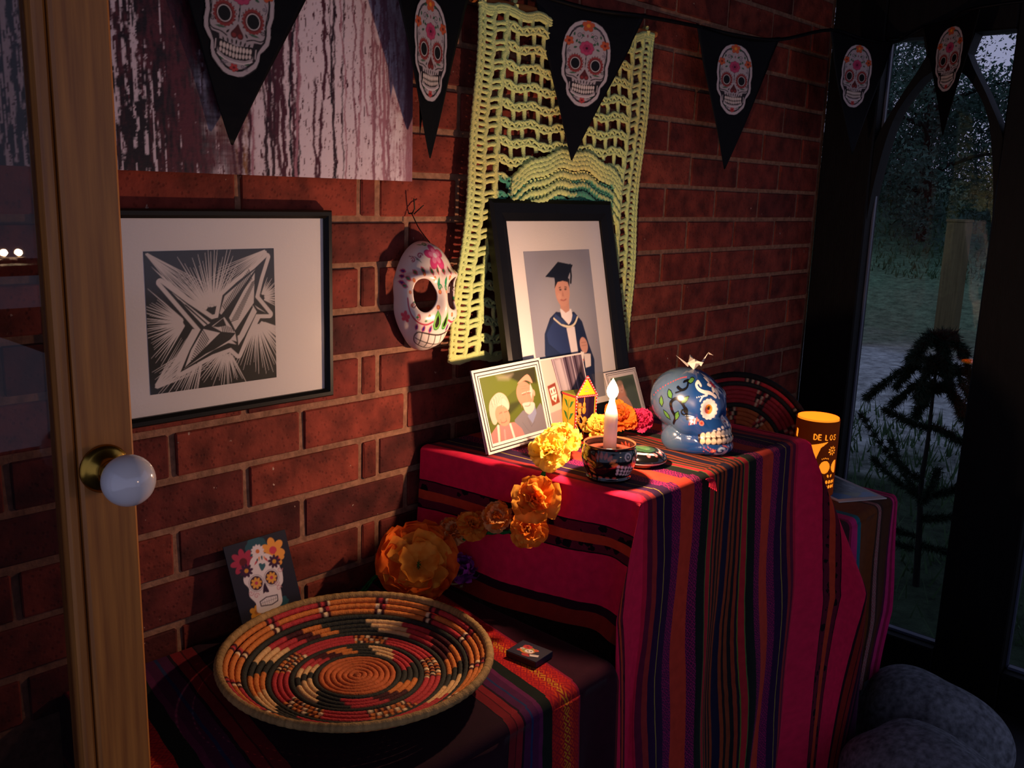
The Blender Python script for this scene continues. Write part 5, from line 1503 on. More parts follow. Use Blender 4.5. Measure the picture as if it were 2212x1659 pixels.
def trim(p0, p1, r=.0022):
    V, F = tube_geo([p0, p1], r, 6); npoly('red_edge', V, F, REDL)
    d = Vector(p1) - Vector(p0); n = max(2, int(d.length / .0062))
    parts = []
    for k in range(n):
        c = Vector(p0) + d * ((k + .5) / n)
        v, f = lathe_geo([(0, -.0012), (.0015, -.0005), (.0015, .0005), (0, .0012)], 6, (c.x, c.y - r * .75, c.z)); parts.append((v, f))
    V, F = merge(parts); npoly('white_dots', V, F, WDOT)
Fy = -D2 - .0015
for a, b in (((-W2, Fy, .003), (-W2, Fy, HB)), ((W2, Fy, .003), (W2, Fy, HB)), ((-W2, Fy, HB), (W2, Fy, HB)), ((-W2 - .003, Fy - .001, HB - .001), (0, Fy - .001, HR + .001)), ((W2 + .003, Fy - .001, HB - .001), (0, Fy - .001, HR + .001))): trim(a, b)
V, F = tube_geo([(-W2 - .001, -D2, HB), (-W2 - .001, D2, HB)], .0022, 6); npoly('red_edge', V, F, REDL)
# painted leaves on the left side, blossom on the gable
parts = []
for k in range(3):
    for s in (-1, 1):
        y, z = s * .011, .018 + k * .023
        parts.append((np.array([(-W2 - .0004, s * .002, z - .006), (-W2 - .0004, y, z - .001), (-W2 - .0004, s * .022, z + .011), (-W2 - .0004, s * .009, z + .008)]), np.array([[0, 1, 2, 3] if s < 0 else [3, 2, 1, 0]])))
V, F = tube_geo(spline([(-W2 - .0002, 0, .006), (-W2 - .0002, .002, .04), (-W2 - .0002, 0, .075)], 4), .0006, 5); parts.append((V, F))
V, F = merge(parts); tag(npoly('painted_vine', V, F, LEAFG), 'green leafy vine painted on the yellow side')
parts = []
for k in range(5):
    a = k / 5 * 2 * pi + .3
    parts.append(lathe_geo([(0, -.0006), (.003, -.0003), (.003, .0003), (0, .0006)], 8, (.0048 * cos(a), -D2 - .0006, HB + .013 + .0048 * sin(a))))
V, F = merge(parts); npoly('blossom', V, F, mat('grey-blue paint', '#7d8c94', .5, .3))
def blob(c, r, n=10):
    th = np.linspace(0, pi, n)[:, None]; ph = np.arange(n + 4)[None, :] / (n + 4) * 2 * pi
    V = np.stack([c[0] + r[0] * np.sin(th) * np.cos(ph), c[1] + r[1] * np.sin(th) * np.sin(ph), c[2] + r[2] * np.cos(th) + 0 * ph], -1).reshape(-1, 3)
    return V, [f[::-1] for f in quads(n, n + 4, cv=True).tolist()]
ske = [blob((-.010, -.010, .055), (.0062, .006, .0075)), blob((-.010, -.012, .049), (.0045, .0045, .004))]
for p_ in ([(-.010, -.006, .046), (-.011, -.004, .024)], [(-.017, -.008, .043), (-.003, -.008, .043)], [(-.017, -.008, .043), (-.019, -.014, .032), (-.008, -.019, .029)], [(-.003, -.008, .043), (.002, -.014, .033), (-.008, -.019, .026)],
           [(-.014, -.006, .024), (-.017, -.017, .017), (-.016, -.017, .003)], [(-.008, -.006, .024), (-.003, -.018, .018), (.003, -.017, .003)]):
    ske.append(tube_geo(spline(p_, 4), .0017, 6))
for k in range(4): ske.append(tube_geo(spline([(-.016, -.006, .041 - k * .0038), (-.0105, -.011, .0405 - k * .0038), (-.005, -.006, .041 - k * .0038)], 4), .0009, 5))
V, F = merge(ske); V = V + np.array([0, -.006, 0]); sk_ = npoly('skeleton_musician', V, F, BONE); sk_.data.polygons.foreach_set('use_smooth', np.ones(len(sk_.data.polygons), bool))
V, F = merge([blob((-.005, -.0265, .024), (.0075, .0025, .006)), tube_geo([(-.010, -.0265, .024), (-.023, -.0265, .036)], .0013, 6)]); npoly('small_guitar', V, F, GOLD)
V, F = merge([blob((.013, -.0075, .052), (.0065, .003, .008)), blob((.013, -.0075, .062), (.0048, .003, .006)), tube_geo([(.013, -.0075, .066), (.013, -.0075, .079)], .0014, 6)]); npoly('hanging_guitar', V, F, GOLD)
V, F = merge([blob((.016, -.0075, .031), (.0085, .003, .0085))]); npoly('drum', V, F, GOLD)
V, F = merge([blob((-.016, -.0065, .066), (.009, .003, .0105))]); npoly('hat', V, F, BONE)
V, F = lathe_geo([(0, 0), (.012, 0), (.0125, .0012), (.006, .002), (.0055, .007), (.003, .0085), (0, .0087)], 20, (-.010, -.016, .0605)); npoly('sombrero', V, F, mat('straw paint', '#b97a34', .6, .2))

# ---------------- blue skull with a paper crane on it
SK = np.array([1.448, -.342, TOP])
bs = thing('blue_skull', tuple(SK), 'shiny blue ceramic skull painted with flowers and vines, white teeth showing', 'skull')
nu, nv = 310, 400
th = np.linspace(.0, pi, nu)[:, None]; ph = (np.arange(nv) / nv * 2 * pi)[None, :]          # ph: azimuth from the face (-y), + toward -x
dx = -np.sin(th) * np.sin(ph); dy = -np.sin(th) * np.cos(ph); dz = np.cos(th) + 0 * ph
O = np.array([0, 0, .072])
def ray_ell(c, r):
    c = np.array(c) - O; ax = np.array(r)
    A = (dx / ax[0]) ** 2 + (dy / ax[1]) ** 2 + (dz / ax[2]) ** 2
    B = (dx * c[0] / ax[0] ** 2 + dy * c[1] / ax[1] ** 2 + dz * c[2] / ax[2] ** 2)
    Cc = (c[0] / ax[0]) ** 2 + (c[1] / ax[1]) ** 2 + (c[2] / ax[2]) ** 2 - 1
    D = B * B - A * Cc
    return np.where(D > 0, (B + np.sqrt(np.maximum(D, 0))) / A, 0)
hits = [ray_ell((0, .014, .089), (.058, .068, .060)), ray_ell((0, -.030, .080), (.045, .038, .044)), ray_ell((0, -.038, .046), (.041, .041, .028)), ray_ell((0, -.040, .030), (.041, .042, .020)), ray_ell((0, -.040, .014), (.042, .045, .021)), ray_ell((.034, -.018, .052), (.017, .032, .020)), ray_ell((-.034, -.018, .052), (.017, .032, .020)),
        ray_ell((.034, .012, .020), (.018, .026, .024)), ray_ell((-.034, .012, .020), (.018, .026, .024)), ray_ell((.035, -.014, .018), (.012, .036, .019)), ray_ell((-.035, -.014, .018), (.012, .036, .019)), ray_ell((0, .02, .03), (.030, .037, .032))]
k_ = 200.0
Rr = np.log(sum(np.exp(np.minimum(h, .2) * k_) for h in hits)) / k_
P0 = np.stack([dx * Rr, dy * Rr, dz * Rr], -1) + O
phw = (ph + pi) % (2 * pi) - pi + 0 * th
zt = P0[..., 2]
def gs(a0, z0, sa, sz): return np.exp(-((np.abs(phw) - a0) / sa) ** 2 - ((zt - z0) / sz) ** 2)
Rr = Rr - .0085 * gs(.48, .086, .20, .016) + .003 * gs(.5, .108, .3, .008) - .006 * gs(.0, .064, .10, .011) + .0012 * gs(0, .038, .75, .012) + .0015 * gs(0, .026, .9, .012) - .0025 * gs(.95, .036, .16, .016) + .002 * gs(.9, .06, .3, .008)
Rr = np.where(O[2] + dz * Rr < 0, np.where(dz < -1e-3, -O[2] / np.minimum(dz, -1e-3), Rr), Rr)
PB = np.stack([dx * Rr, dy * Rr, dz * Rr], -1) + O
pb = Paint()                                   # paint coordinates: azimuth*0.06 (m) across, height up
A_ = .062
WHT, PNK, BLK, GR2 = '#e8dcd8', '#d8604f', '#0b0d10', '#4a7a3a'
for s in (-1, 1):
    e0 = s * .50 * A_
    for k in range(14):
        a = k / 14 * 2 * pi; pb.ell(e0 + .0125 * cos(a), .086 + .0155 * sin(a), .0038, .0038, WHT)
    pb.ell(e0, .086, .0125, .0155, WHT); pb.ell(e0 + s * -.001, .0855, .0072, .0088, '#d88a2a'); pb.ell(e0 + .002, .083, .0045, .0055, '#c04a1c'); pb.ell(e0 - .002, .0875, .0030, .0040, '#5a3a12'); pb.ell(e0 - .001, .086, .0018, .0022, BLK)
    # brow scrolls
    pb.line([(s * .018, .108), (s * .026, .114), (s * .040, .116), (s * .050, .120), (s * .055, .127), (s * .048, .131), (s * .043, .126)], .0058, WHT, True); pb.line([(s * .040, .117), (s * .034, .110)], .004, WHT, taper=True)
    pb.line([(s * .010, .105), (s * .013, .116), (s * .011, .124)], .0035, WHT, True, taper=True); pb.line([(s * .048, .100), (s * .043, .108), (s * .036, .110)], .0025, '#b9c4d6', True)
    for k in range(6): pb.ell(s * (.054 - .004 * k), .106 + .0012 * k, .0011, .0011, WHT)
    for k in range(7): pb.ell(s * (.004 + .0068 * k), .0555 - .0014 * k - .0004 * k * k, .0026, .0026, WHT)
    for k in range(5): pb.line([(s * (.052 + .0032 * k), .070 - .002 * k), (s * (.0535 + .0030 * k), .060 - .001 * k)], .0017, [PNK, WHT][k % 2])
    pb.ell(s * .044, .061, .0045, .0045, '#d87a6a'); pb.ell(s * .044, .061, .0022, .0022, '#b03a34'); pb.ell(s * .050, .066, .0022, .0022, '#d87a6a')
    # nose
    pb.poly([(0, .073), (s * .0062, .066), (s * .0075, .060), (s * .0035, .0575), (0, .060)], WHT, True); pb.ell(s * .0028, .0615, .0014, .0017, '#b8324a'); pb.ell(s * .0018, .067, .0011, .0014, '#b8324a')
    # chin scrolls
    pb.curl(s * .016, .013, .0085, 1.1, .0034, '#b7c6dc', -.8, -s); pb.line([(s * .008, .003), (s * .006, .013), (s * .003, .019)], .0034, '#b7c6dc', True); pb.line([(s * .003, .016), (s * .012, .022)], .002, PNK)
    for k in range(8): pb.ell(s * (.030 + .0028 * (k % 4)), .010 + .004 * (k // 4) + .002 * (k % 3), .0009, .0009, PNK)
    pb.flower(s * .026, .012, .004, 5, PNK, '#e8b0a0')
    # vines over the temple
    x0 = s * .085
    pb.line([(s * .070, .066), (s * .074, .078), (s * .082, .092), (s * .096, .100), (s * .106, .092), (s * .104, .078), (s * .098, .064), (s * .104, .052)], .0060, BLK, True); pb.curl(s * .079, .078, .009, 1.2, .0034, BLK, 2, s)
    pb.line([(s * .100, .120), (s * .088, .116), (s * .078, .122), (s * .080, .132), (s * .090, .130)], .0050, BLK, True); pb.line([(s * .086, .116), (s * .100, .110)], .003, BLK)
    for lx, ly, an in ((.078, .100, 2.4), (.094, .068, -1.2), (.112, .106, .9), (.118, .066, 1.0), (.070, .133, 2.9), (.128, .09, 1.4)): pb.leaf(s * lx, ly, .023, .0115, an if s > 0 else pi - an, BLK); pb.leaf(s * lx, ly, .018, .0080, an if s > 0 else pi - an, GR2)
    for k in range(16): pb.ell(s * (.090 + .004 * k), .137 - .0006 * k * k * .3, .0012, .0012, '#d8482a')
for k in range(9):
    a = k / 9 * 2 * pi; pb.leaf(.006 + .0115 * cos(a), .126 + .0115 * sin(a), .0135, .0066, a, WHT)
pb.ell(.006, .126, .0050, .0050, '#b8324a')
# teeth: two rows
pb.poly([(-.048, .040), (-.02, .0492), (0, .0502), (.02, .0492), (.048, .040), (.046, .0235), (.02, .0236), (0, .0232), (-.02, .0236), (-.046, .0235)], '#2c1c16')
for k in range(-6, 6):
    x = (k + .5) * .0074; dd = .0042 * (abs(k + .5) / 6) ** 2
    pb.ell(x, .0435 - dd * 1.5, .0036, .0062, '#efdcc0'); pb.ell(x, .0302 - dd * .6, .0035, .0058, '#ead2b0')
pb.line([(-.045, .0345), (-.02, .0368), (0, .0372), (.02, .0368), (.045, .0345)], .0010, '#2c1c16')
colb = pb.eval(np.stack([(phw * A_).ravel(), PB[..., 2].ravel()], -1), '#173d78', .0007)
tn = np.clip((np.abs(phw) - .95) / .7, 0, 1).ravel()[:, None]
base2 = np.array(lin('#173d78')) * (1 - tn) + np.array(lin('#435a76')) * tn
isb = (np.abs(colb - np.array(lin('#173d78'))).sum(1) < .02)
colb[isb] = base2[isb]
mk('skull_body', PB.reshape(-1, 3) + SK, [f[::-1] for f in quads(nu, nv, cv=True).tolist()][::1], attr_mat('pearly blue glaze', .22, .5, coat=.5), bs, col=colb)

oc = thing('paper_crane', (1.446, -.342, TOP + .148), 'tiny white folded paper crane perched on top of the blue skull', 'crane')
Mc = Matrix.Translation((1.446, -.342, TOP + .1475)) @ Matrix.Rotation(radians(-38), 4, 'Z')
PAPW = paper_mat('folded white paper', '#e9dfd2', .25, .05)
def cpoly(name, V, F):
    o = mk(name, np.array([(Mc @ Vector(v))[:] for v in V]), F, PAPW, oc, smooth=False)
    sd = o.modifiers.new('paper', 'SOLIDIFY'); sd.thickness = .0004
cpoly('body', [(-.013, 0, .012), (0, -.007, .012), (.013, 0, .012), (0, .007, .012), (0, 0, -.001), (0, 0, .019)], [[0, 1, 4], [1, 2, 4], [2, 3, 4], [3, 0, 4], [0, 5, 1], [1, 5, 2], [2, 5, 3], [3, 5, 0]])
cpoly('wing', [(-.011, -.003, .011), (.010, -.003, .011), (.004, -.036, .019), (-.001, -.018, .019)], [[0, 3, 1], [1, 3, 2], [0, 2, 3]])
cpoly('wing', [(-.011, .003, .011), (.010, .003, .011), (.004, .036, .021), (-.001, .018, .020)], [[0, 1, 3], [1, 2, 3], [0, 3, 2]])
cpoly('neck', [(.010, 0, .009), (.013, -.0025, .006), (.013, .0025, .006), (.026, 0, .032), (.036, 0, .026), (.027, .0008, .028)], [[0, 1, 3], [0, 3, 2], [1, 2, 3], [3, 5, 4], [3, 4, 5]])
cpoly('tail', [(-.010, 0, .009), (-.012, -.003, .005), (-.012, .003, .005), (-.036, 0, .026)], [[0, 3, 1], [0, 2, 3], [1, 3, 2]])

# ---------------- coiled baskets
BASKC = {'o': '#c67438', 'O': '#b85f34', 'k': '#2c2e2a', 'r': '#ac3238', 't': '#d2aa76', 'm': '#40141c', 'w': '#e2c69c'}
def clock(h): return (h / 12.0) % 1.0           # 0 = away from the viewer, clockwise seen from above
SEQ_A = [(11.5, 'k'), (12.3, 't'), (1.2, 'r'), (2.3, 'k'), (3.3, 'o'), (4.1, 'm'), (4.9, 'r'), (6.1, 'k'), (7.2, 't'), (8.4, 'k'), (8.9, 't'), (9.5, 'r'), (10.2, 'm'), (10.8, 'o')]
SEQ_C = [(11.1, 'k'), (12.0, 't'), (12.8, 'r'), (1.5, 'm'), (2.2, 'o'), (2.8, 'k'), (3.3, 't'), (4.0, 'r'), (5.0, 'o'), (5.5, 'm'), (6.0, 'r'), (6.7, 'k'), (7.3, 't'), (8.0, 'o'), (8.7, 'k'), (9.2, 't'), (9.8, 'r'), (10.3, 'm'), (10.7, 'o')]
SEQ_B = [(11.6, '#'), (12.5, 'r'), (2.0, '#'), (3.0, 'r'), (4.3, '#'), (5.4, 'r'), (6.5, '#'), (7.6, 'r'), (9.0, '#'), (10.0, 'r')]
def pick(seq, h):
    h = h % 12
    best = None
    for a, c in seq:
        d_ = (h - a) % 12
        if best is None or d_ < best[0]: best = (d_, c)
    return best[1]
def basket(root, M, R, nturn, depth, seqs, rim, mtl, nseg=300):
    """concentric coils: every coil is a part of its own"""
    pitch = R / (nturn + .5)
    for i in range(nturn + 1):
        r = pitch * (i + .25)
        f = r / R
        zc = depth * max(0, (f - .60) / .40) ** 1.5
        n = max(24, int(nseg * max(f, .15))) if i < nturn else nseg
        a = np.arange(n) / n * 2 * pi
        rr_ = pitch * (.56 if i < nturn else .74)
        m_ = 10
        b = np.arange(m_) / m_ * 2 * pi
        wig = 1 + .05 * np.sin(a * 90 + i)[:, None]
        X = (r + rr_ * wig * np.cos(b)[None, :]) * np.cos(a)[:, None]; Y = (r + rr_ * wig * np.cos(b)[None, :]) * np.sin(a)[:, None]
        Z = zc + rr_ * wig * np.sin(b)[None, :] + .0006 * np.sin(a * 3 + i)[:, None]
        V = np.stack([X, Y, Z], -1).reshape(-1, 3)
        h = ((pi / 2 - a) / (2 * pi) * 12) % 12
        cs = [seqs(i, hh) for hh in h]
        col = np.repeat(np.array([lin(BASKC[c]) for c in cs]), m_, 0)
        shade = 1 + .22 * (np.random.default_rng(i).random(n) - .5)
        col = col * np.repeat(shade, m_)[:, None]
        if i == nturn: col = np.repeat((np.array(lin(rim))[None, :] * (1 + .45 * (np.sin(a * 5 + 1) * .3 + np.sin(a * 13) * .2 + (np.random.default_rng(5).random(n) - .5))[:, None])), m_, 0)
        V = np.array([(M @ Vector(v))[:] for v in V])
        mk('rim_coil' if i == nturn else 'coil', V, [f_[::-1] for f_ in quads(n, m_, True, True).tolist()], mtl, root, col=np.clip(col, 0, 1))
def fibre():
    m, nt, b, N, L = new_mat('dyed palm fibre')
    a = N.new('ShaderNodeVertexColor'); a.layer_name = 'Col'
    L.new(a.outputs[0], b.inputs['Base Color']); b.inputs['Roughness'].default_value = .75; b.inputs['Specular IOR Level'].default_value = .2
    add_bump(nt, b, 420, .8, dist=.0015)
    return m
FIB = fibre()
bk = thing('coiled_basket', (.737, -.262, BENCH), 'wide coiled basket tray with red, black, tan and orange pattern on the low bench', 'basket')
def pat(i, h):
    if i < 7: return 'O'
    if i in (7, 11, 15, 19): return 'k'
    if i in (8, 9, 10): return pick(SEQ_A, h + (i - 9) * .22)
    if i in (12, 13, 14):
        c = pick(SEQ_B, h + (i - 13) * .03)
        if c == '#':
            q = int(h * 13 + .5 * (i % 2))
            return ['m', 'o', 'k', 'w', 'm', 'o'][(q + 2 * i) % 6]
        return c
    if i in (16, 17, 18): return pick(SEQ_C, h + (i - 17) * .16)
    q = (h * 2.6) % 2.6
    if q < .5: return ['m', 'w', 'm', 'r'][(int(h * 16) + i) % 4]
    return 'r' if int(h * 2.6 / 2.6) % 3 == 1 and i != 21 else 'o'
basket(bk, Matrix.Translation((.737, -.262, BENCH + .008)) @ Matrix.Rotation(radians(0), 4, 'Z') @ Matrix.Rotation(radians(42.8 - 90), 4, 'Z') @ Matrix.Rotation(0, 4, 'Z'), .190, 23, .040, pat, '#94764a', FIB, 420)

DC = Vector((2.0, -.137, .745))
dk_ = thing('coiled_plate', (2.0, -.137, .557), 'flat coiled plate in red, black and orange standing against the wall by the window', 'basket')
fwd = Vector((-.80, -.52, .28)).normalized(); side = Vector((0, 0, 1)).cross(fwd).normalized(); upv = fwd.cross(side)
Md = Matrix(((side.x, upv.x, fwd.x, DC.x), (side.y, upv.y, fwd.y, DC.y), (side.z, upv.z, fwd.z, DC.z), (0, 0, 0, 1)))
def pat2(i, h):
    g_ = i % 5
    if g_ == 0 or i >= 17: return 'k'
    q = (h * 1.0 + i // 5 * .45) % 1.5
    if q < .42: return ['k', 'w', 'm', 'r'][(int(h * 26) + i) % 4]
    return 'r' if i > 10 else ('O' if i > 5 else ['t', 'k', 'O'][int(h * 1.1) % 3])
basket(dk_, Md, .186, 17, .008, pat2, '#1b1a1a', FIB, 260)

# ---------------- paper flowers
def petal_mesh(name, l, w, m, seed, cup=.25, crinkle=.10, notch=.06, nx=9, ny=9):
    r = np.random.default_rng(seed)
    u, v = np.meshgrid(np.linspace(0, 1, nx), np.linspace(-1, 1, ny), indexing='ij')
    wd = w * (.16 + .84 * np.sin(np.clip(u * .80 + .05, 0, 1) * pi * .62) ** .9) * (1 - .45 * np.clip((u - .82) / .18, 0, 1) ** 2)
    x = l * (u - .08 * (v ** 2) * u - notch * (1 - np.abs(v)) * (u > .9))
    y = wd * v * .5
    z = l * (cup * u ** 2 + .12 * v ** 2 * u) + l * crinkle * (np.sin(v * 7 + seed) * u ** 1.2 * .5 + .5 * (r.random((nx, ny)) - .5) * u)
    me = bpy.data.meshes.new(name)
    me.from_pydata(np.stack([x, y, z], -1).reshape(-1, 3).tolist(), [], quads(nx, ny).tolist())
    me.materials.append(m)
    me.polygons.foreach_set('use_smooth', np.ones(len(me.polygons), bool)); me.update()
    return me
FCOL = {'orange': paper_mat('orange tissue', '#f07822', .45, .12, '#f29836'), 'deep': paper_mat('deep orange tissue', '#ee6420', .45, .12, '#f47c2c'), 'amber': paper_mat('amber tissue', '#f29a30', .45, .12, '#f4b04a'),
        'yellow': paper_mat('yellow tissue', '#f0c93a', .4, .10, '#f5dd6a'), 'blush': paper_mat('yellow and coral tissue', '#ec9a4a', .4, .25, '#f3d35c'), 'coral': paper_mat('coral orange tissue', '#e8592a', .4, .12, '#f0793a'),
        'pink': paper_mat('hot pink tissue', '#e02a6c', .35, .12, '#f0508a'), 'purple': paper_mat('dried purple petals', '#6a2478', .15, .3, '#a040a8'), 'husk': paper_mat('dry cream husk', '#a59a6a', .15, .2), 'tan': paper_mat('faded peach tissue', '#f2a860', .45, .2, '#f6c684')}
STEM = mat('green chenille stem', '#1f6a34', .95, .1, var=(200, .3), bump=(500, .8))
PMESH = {}
def flower(parent, c, nrm, R, col, layers, seed, name='flower', own=False, wide=1.15, col2=None, curl=1.0, loose=1.0):
    """petals are separate meshes under a blossom; returns the blossom object (its centre is a small bead)"""
    rr = random.Random(seed)
    n = Vector(nrm).normalized()
    q = n.to_track_quat('Z', 'Y').to_matrix().to_4x4()
    M0 = Matrix.Translation(Vector(c)) @ q
    if own:
        hold = parent
    else:
        v, f = blob((0, 0, 0), (R * .14,) * 3, 6)
        v = np.array([(M0 @ Vector(k))[:] for k in v])
        hold = mk(name, v, f, FCOL[col2 or col], parent)
    for li, (cnt, rad, tilt) in enumerate(layers):
        for k in range(cnt):
            cc_ = col if (li % 2 == 0 or not col2) else col2
            key = (cc_, round(R * rad, 4), (k + li) % 4, wide)
            if key not in PMESH: PMESH[key] = petal_mesh('petal', R * rad, R * rad * wide, FCOL[cc_], (k + li) % 4 + 1 + seed % 5, cup=.10 * curl, crinkle=.18)
            o = bpy.data.objects.new('petal', PMESH[key]); COL.objects.link(o)
            a = 2 * pi * (k + .5 * (li % 2)) / cnt + rr.uniform(-.2, .2)
            M = M0 @ Matrix.Rotation(a, 4, 'Z') @ Matrix.Rotation(-radians(tilt + rr.uniform(-16, 16) * loose), 4, 'Y') @ Matrix.Rotation(rr.uniform(-.45, .45) * loose, 4, 'X') @ Matrix.Scale(rr.uniform(.88, 1.1), 4)
            o.parent = hold
            o.matrix_local = Matrix.Translation(-Vector(org(hold))) @ M
    return hold
CAMP = Vector((0, -1.2272, 1.35))
def toward(c, w=.6, up=(0, 0, 1)): return ((CAMP - Vector(c)).normalized() * w + Vector(up) * (1 - w)).normalized()
# big orange flower behind the basket
bf = thing('tissue_flower', (.992, -.10, BENCH), 'largest orange tissue paper flower, open behind the coiled basket', 'flower', 'paper flowers')
fc = (.984, -.105, .724)
flower(bf, fc, toward(fc, .85), .071, 'deep', [(9, 1.0, 4), (8, .95, 16)], 3, own=True, loose=.5, wide=1.2)
flower(bf, (fc[0] - .004, fc[1] - .008, fc[2] + .001), toward(fc, .9), .058, 'amber', [(6, 1.0, 16), (5, .80, 34)], 4, own=True, loose=.6, wide=1.35)
tube('stem', spline([(fc[0] + .006, fc[1] + .01, fc[2]), (.955, -.04, .69), (.90, -.05, .668)], 5), .0028, STEM, bf, 7)
V, F = merge([tube_geo([Vector(fc) + Vector((-.008, -.014, .002)) + Vector((cos(a) * .001, 0, sin(a) * .001)), Vector(fc) + Vector((-.012, -.020, .004)) + Vector((cos(a) * .005, 0, sin(a) * .008))], .0007, 4) for a in np.linspace(0, 6, 9)])
mk('flower_centre', V, F, STEM, bf)
# garland running down from the table top
ga = thing('flower_garland', (1.12, -.24, TOP), 'garland of yellow and orange paper flowers on a green stem trailing over the altar edge', 'garland', 'paper flowers')
GP = spline([(1.225, -.225, TOP + .012), (1.165, -.250, TOP + .010), (1.112, -.276, TOP + .004), (1.086, -.290, .868), (1.080, -.285, .826), (1.076, -.245, .796), (1.070, -.19, .778), (1.062, -.13, .748), (1.05, -.10, .716), (1.03, -.085, .690)], 7)
Vg, Fg = tube_geo(GP, .0034 + .0009 * np.sin(np.arange(len(GP)) * 2.2), 9); mk('garland_stem', Vg, Fg, STEM, ga)
for j, (a, b) in enumerate((((1.076, -.235, .795), (1.066, -.275, .790)), ((1.066, -.165, .768), (1.050, -.150, .775)), ((1.066, -.21, .784), (1.05, -.215, .80)), ((1.09, -.288, .875), (1.07, -.29, .865)))):
    tube('side_stem', [a, b], .0024, STEM, ga, 6)
for c, R, col, col2, sd_, up in (((1.128, -.272, .930), .035, 'yellow', None, 11, .7), ((1.205, -.236, .925), .034, 'blush', 'yellow', 12, .6), ((1.066, -.298, .868), .037, 'amber', 'orange', 13, .8), ((1.066, -.285, .812), .031, 'orange', 'amber', 14, .85),
                        ((1.058, -.222, .818), .027, 'tan', 'orange', 15, .7), ((1.056, -.166, .789), .026, 'orange', 'amber', 16, .75), ((1.054, -.122, .767), .025, 'tan', 'orange', 17, .7)):
    flower(ga, c, toward(c, up), R, col, [(8, 1.08, -6), (7, 1.0, 22), (6, .9, 48), (4, .7, 72)] if sd_ != 13 else [(4, 1.15, 0), (5, 1.0, 26), (5, .85, 50), (4, .6, 74)], sd_, col2=col2, wide=.90 if sd_ != 13 else 1.35, curl=1.2)
for lab, c, R, col, col2, sd_ in (('pale yellow tissue flower lying on the cloth right behind the candle', (1.318, -.232, .925), .033, 'yellow', 'blush', 21), ('coral orange tissue flower standing behind and right of the candle', (1.400, -.215, .932), .036, 'coral', 'orange', 22), ('hot pink tissue flower beside the blue skull', (1.436, -.240, .926), .029, 'pink', None, 23)):
    t = thing('tissue_flower', (c[0], c[1], TOP), lab, 'flower', 'paper flowers')
    flower(t, c, toward(c, .55), R, col, [(8, 1.0, -4), (8, 1.0, 22), (8, .9, 44), (7, .75, 66)], sd_, own=True, col2=col2, wide=.75, curl=1.2)
    tube('stem', [(c[0], c[1], c[2]), (c[0] + .006, c[1] + .01, TOP + .004), (c[0] + .03, c[1] + .012, TOP + .003)], .0022, STEM, t, 6)
pf = thing('dried_flower', (1.085, -.105, BENCH), 'wilted purple dried flower with curled cream husks beside the big orange flower', 'flower')
fcp = (1.070, -.135, .692)
flower(pf, fcp, toward(fcp, .6), .034, 'purple', [(8, .9, 15), (8, .9, 45), (6, .8, 65)], 31, own=True, curl=1.6)
for k, (dx_, dy_, dz_) in enumerate(((.012, 0, .020), (.018, -.004, .002), (-.014, -.006, -.016), (.006, -.008, -.026), (-.018, -.004, -.004))):
    o = bpy.data.objects.new('husk', PMESH.setdefault('husk', petal_mesh('husk', .016, .008, FCOL['husk'], 5, cup=.8, crinkle=.2))); COL.objects.link(o); o.parent = pf
    o.matrix_local = Matrix.Translation(Vector((fcp[0] + dx_, fcp[1] + dy_, fcp[2] + dz_)) - Vector(org(pf))) @ Matrix.Rotation(k * 1.3, 4, 'Y') @ Matrix.Rotation(k * 2.0, 4, 'X')
# loose green stem ends under the big flower
tube('twig_stem', spline([(.985, -.05, .676), (.95, -.045, .690), (.915, -.05, .672), (.88, -.06, .666)], 5), .0022, STEM, bf, 6)

# ---------------- printed skull card behind the basket
p5 = Paint()
q5 = quadmap((528, 968), (917, 855), (1048, 1409), (674, 1550))
H5 = lambda *p: [tuple(k) for k in q5(p) * [70, 100]]
pt = lambda x, y: H5((x, y))[0]
p5.flower(*pt(740, 975), 13, 9, '#1e4a58', '#1e4a58', pr=5); p5.flower(*pt(655, 1060), 14, 8, '#a02a48', '#5a1420', pr=3.2)
p5.flower(*pt(842, 985), 14, 6, '#dd9440', '#c03a4c', pr=4.2, ph=.5); p5.flower(*pt(870, 1035), 8, 5, '#dd9440', '#c03a4c', pr=2.8); p5.flower(*pt(745, 992), 7.4, 12, '#d8ccd0', '#c96a34', pr=1.6)
p5.flower(*pt(740, 1375), 8, 5, '#c98a30', '#a8662a'); p5.flower(*pt(905, 1310), 7, 7, '#1e4a58', '#1e4a58', pr=2.5)
sk5 = H5((700, 1050), (745, 1010), (810, 1008), (870, 1045), (885, 1090), (900, 1120), (905, 1180), (890, 1215), (895, 1250), (900, 1310), (870, 1345), (800, 1375), (745, 1375), (735, 1320), (695, 1275), (690, 1225), (660, 1190), (660, 1150), (690, 1140))
p5.poly(sk5, '#d8ced2', True)
for (x, y) in ((738, 1192), (833, 1157)):
    p5.ell(*pt(x, y), 8.6, 9.2, '#8a7f88'); p5.ell(*pt(x, y), 8.0, 8.6, '#d8ced2'); p5.ell(*pt(x, y), 7.0, 7.6, '#3a1a34'); p5.flower(*pt(x, y), 6.2, 8, '#d99a44', '#b83a5c', pr=1.5)
p5.flower(*pt(675, 1115), 7.5, 9, '#3a1638', '#c98a30', pr=1.6); p5.flower(*pt(850, 1055), 7.5, 9, '#3a1638', '#c98a30', pr=1.6)
p5.poly(H5((790, 1190), (805, 1215), (818, 1245), (800, 1250), (793, 1248), (782, 1258), (780, 1230)), '#2c1630', True)
p5.poly(H5((752, 1075), (765, 1066), (775, 1072), (790, 1066), (794, 1085), (772, 1115)), '#2c5a68', True)
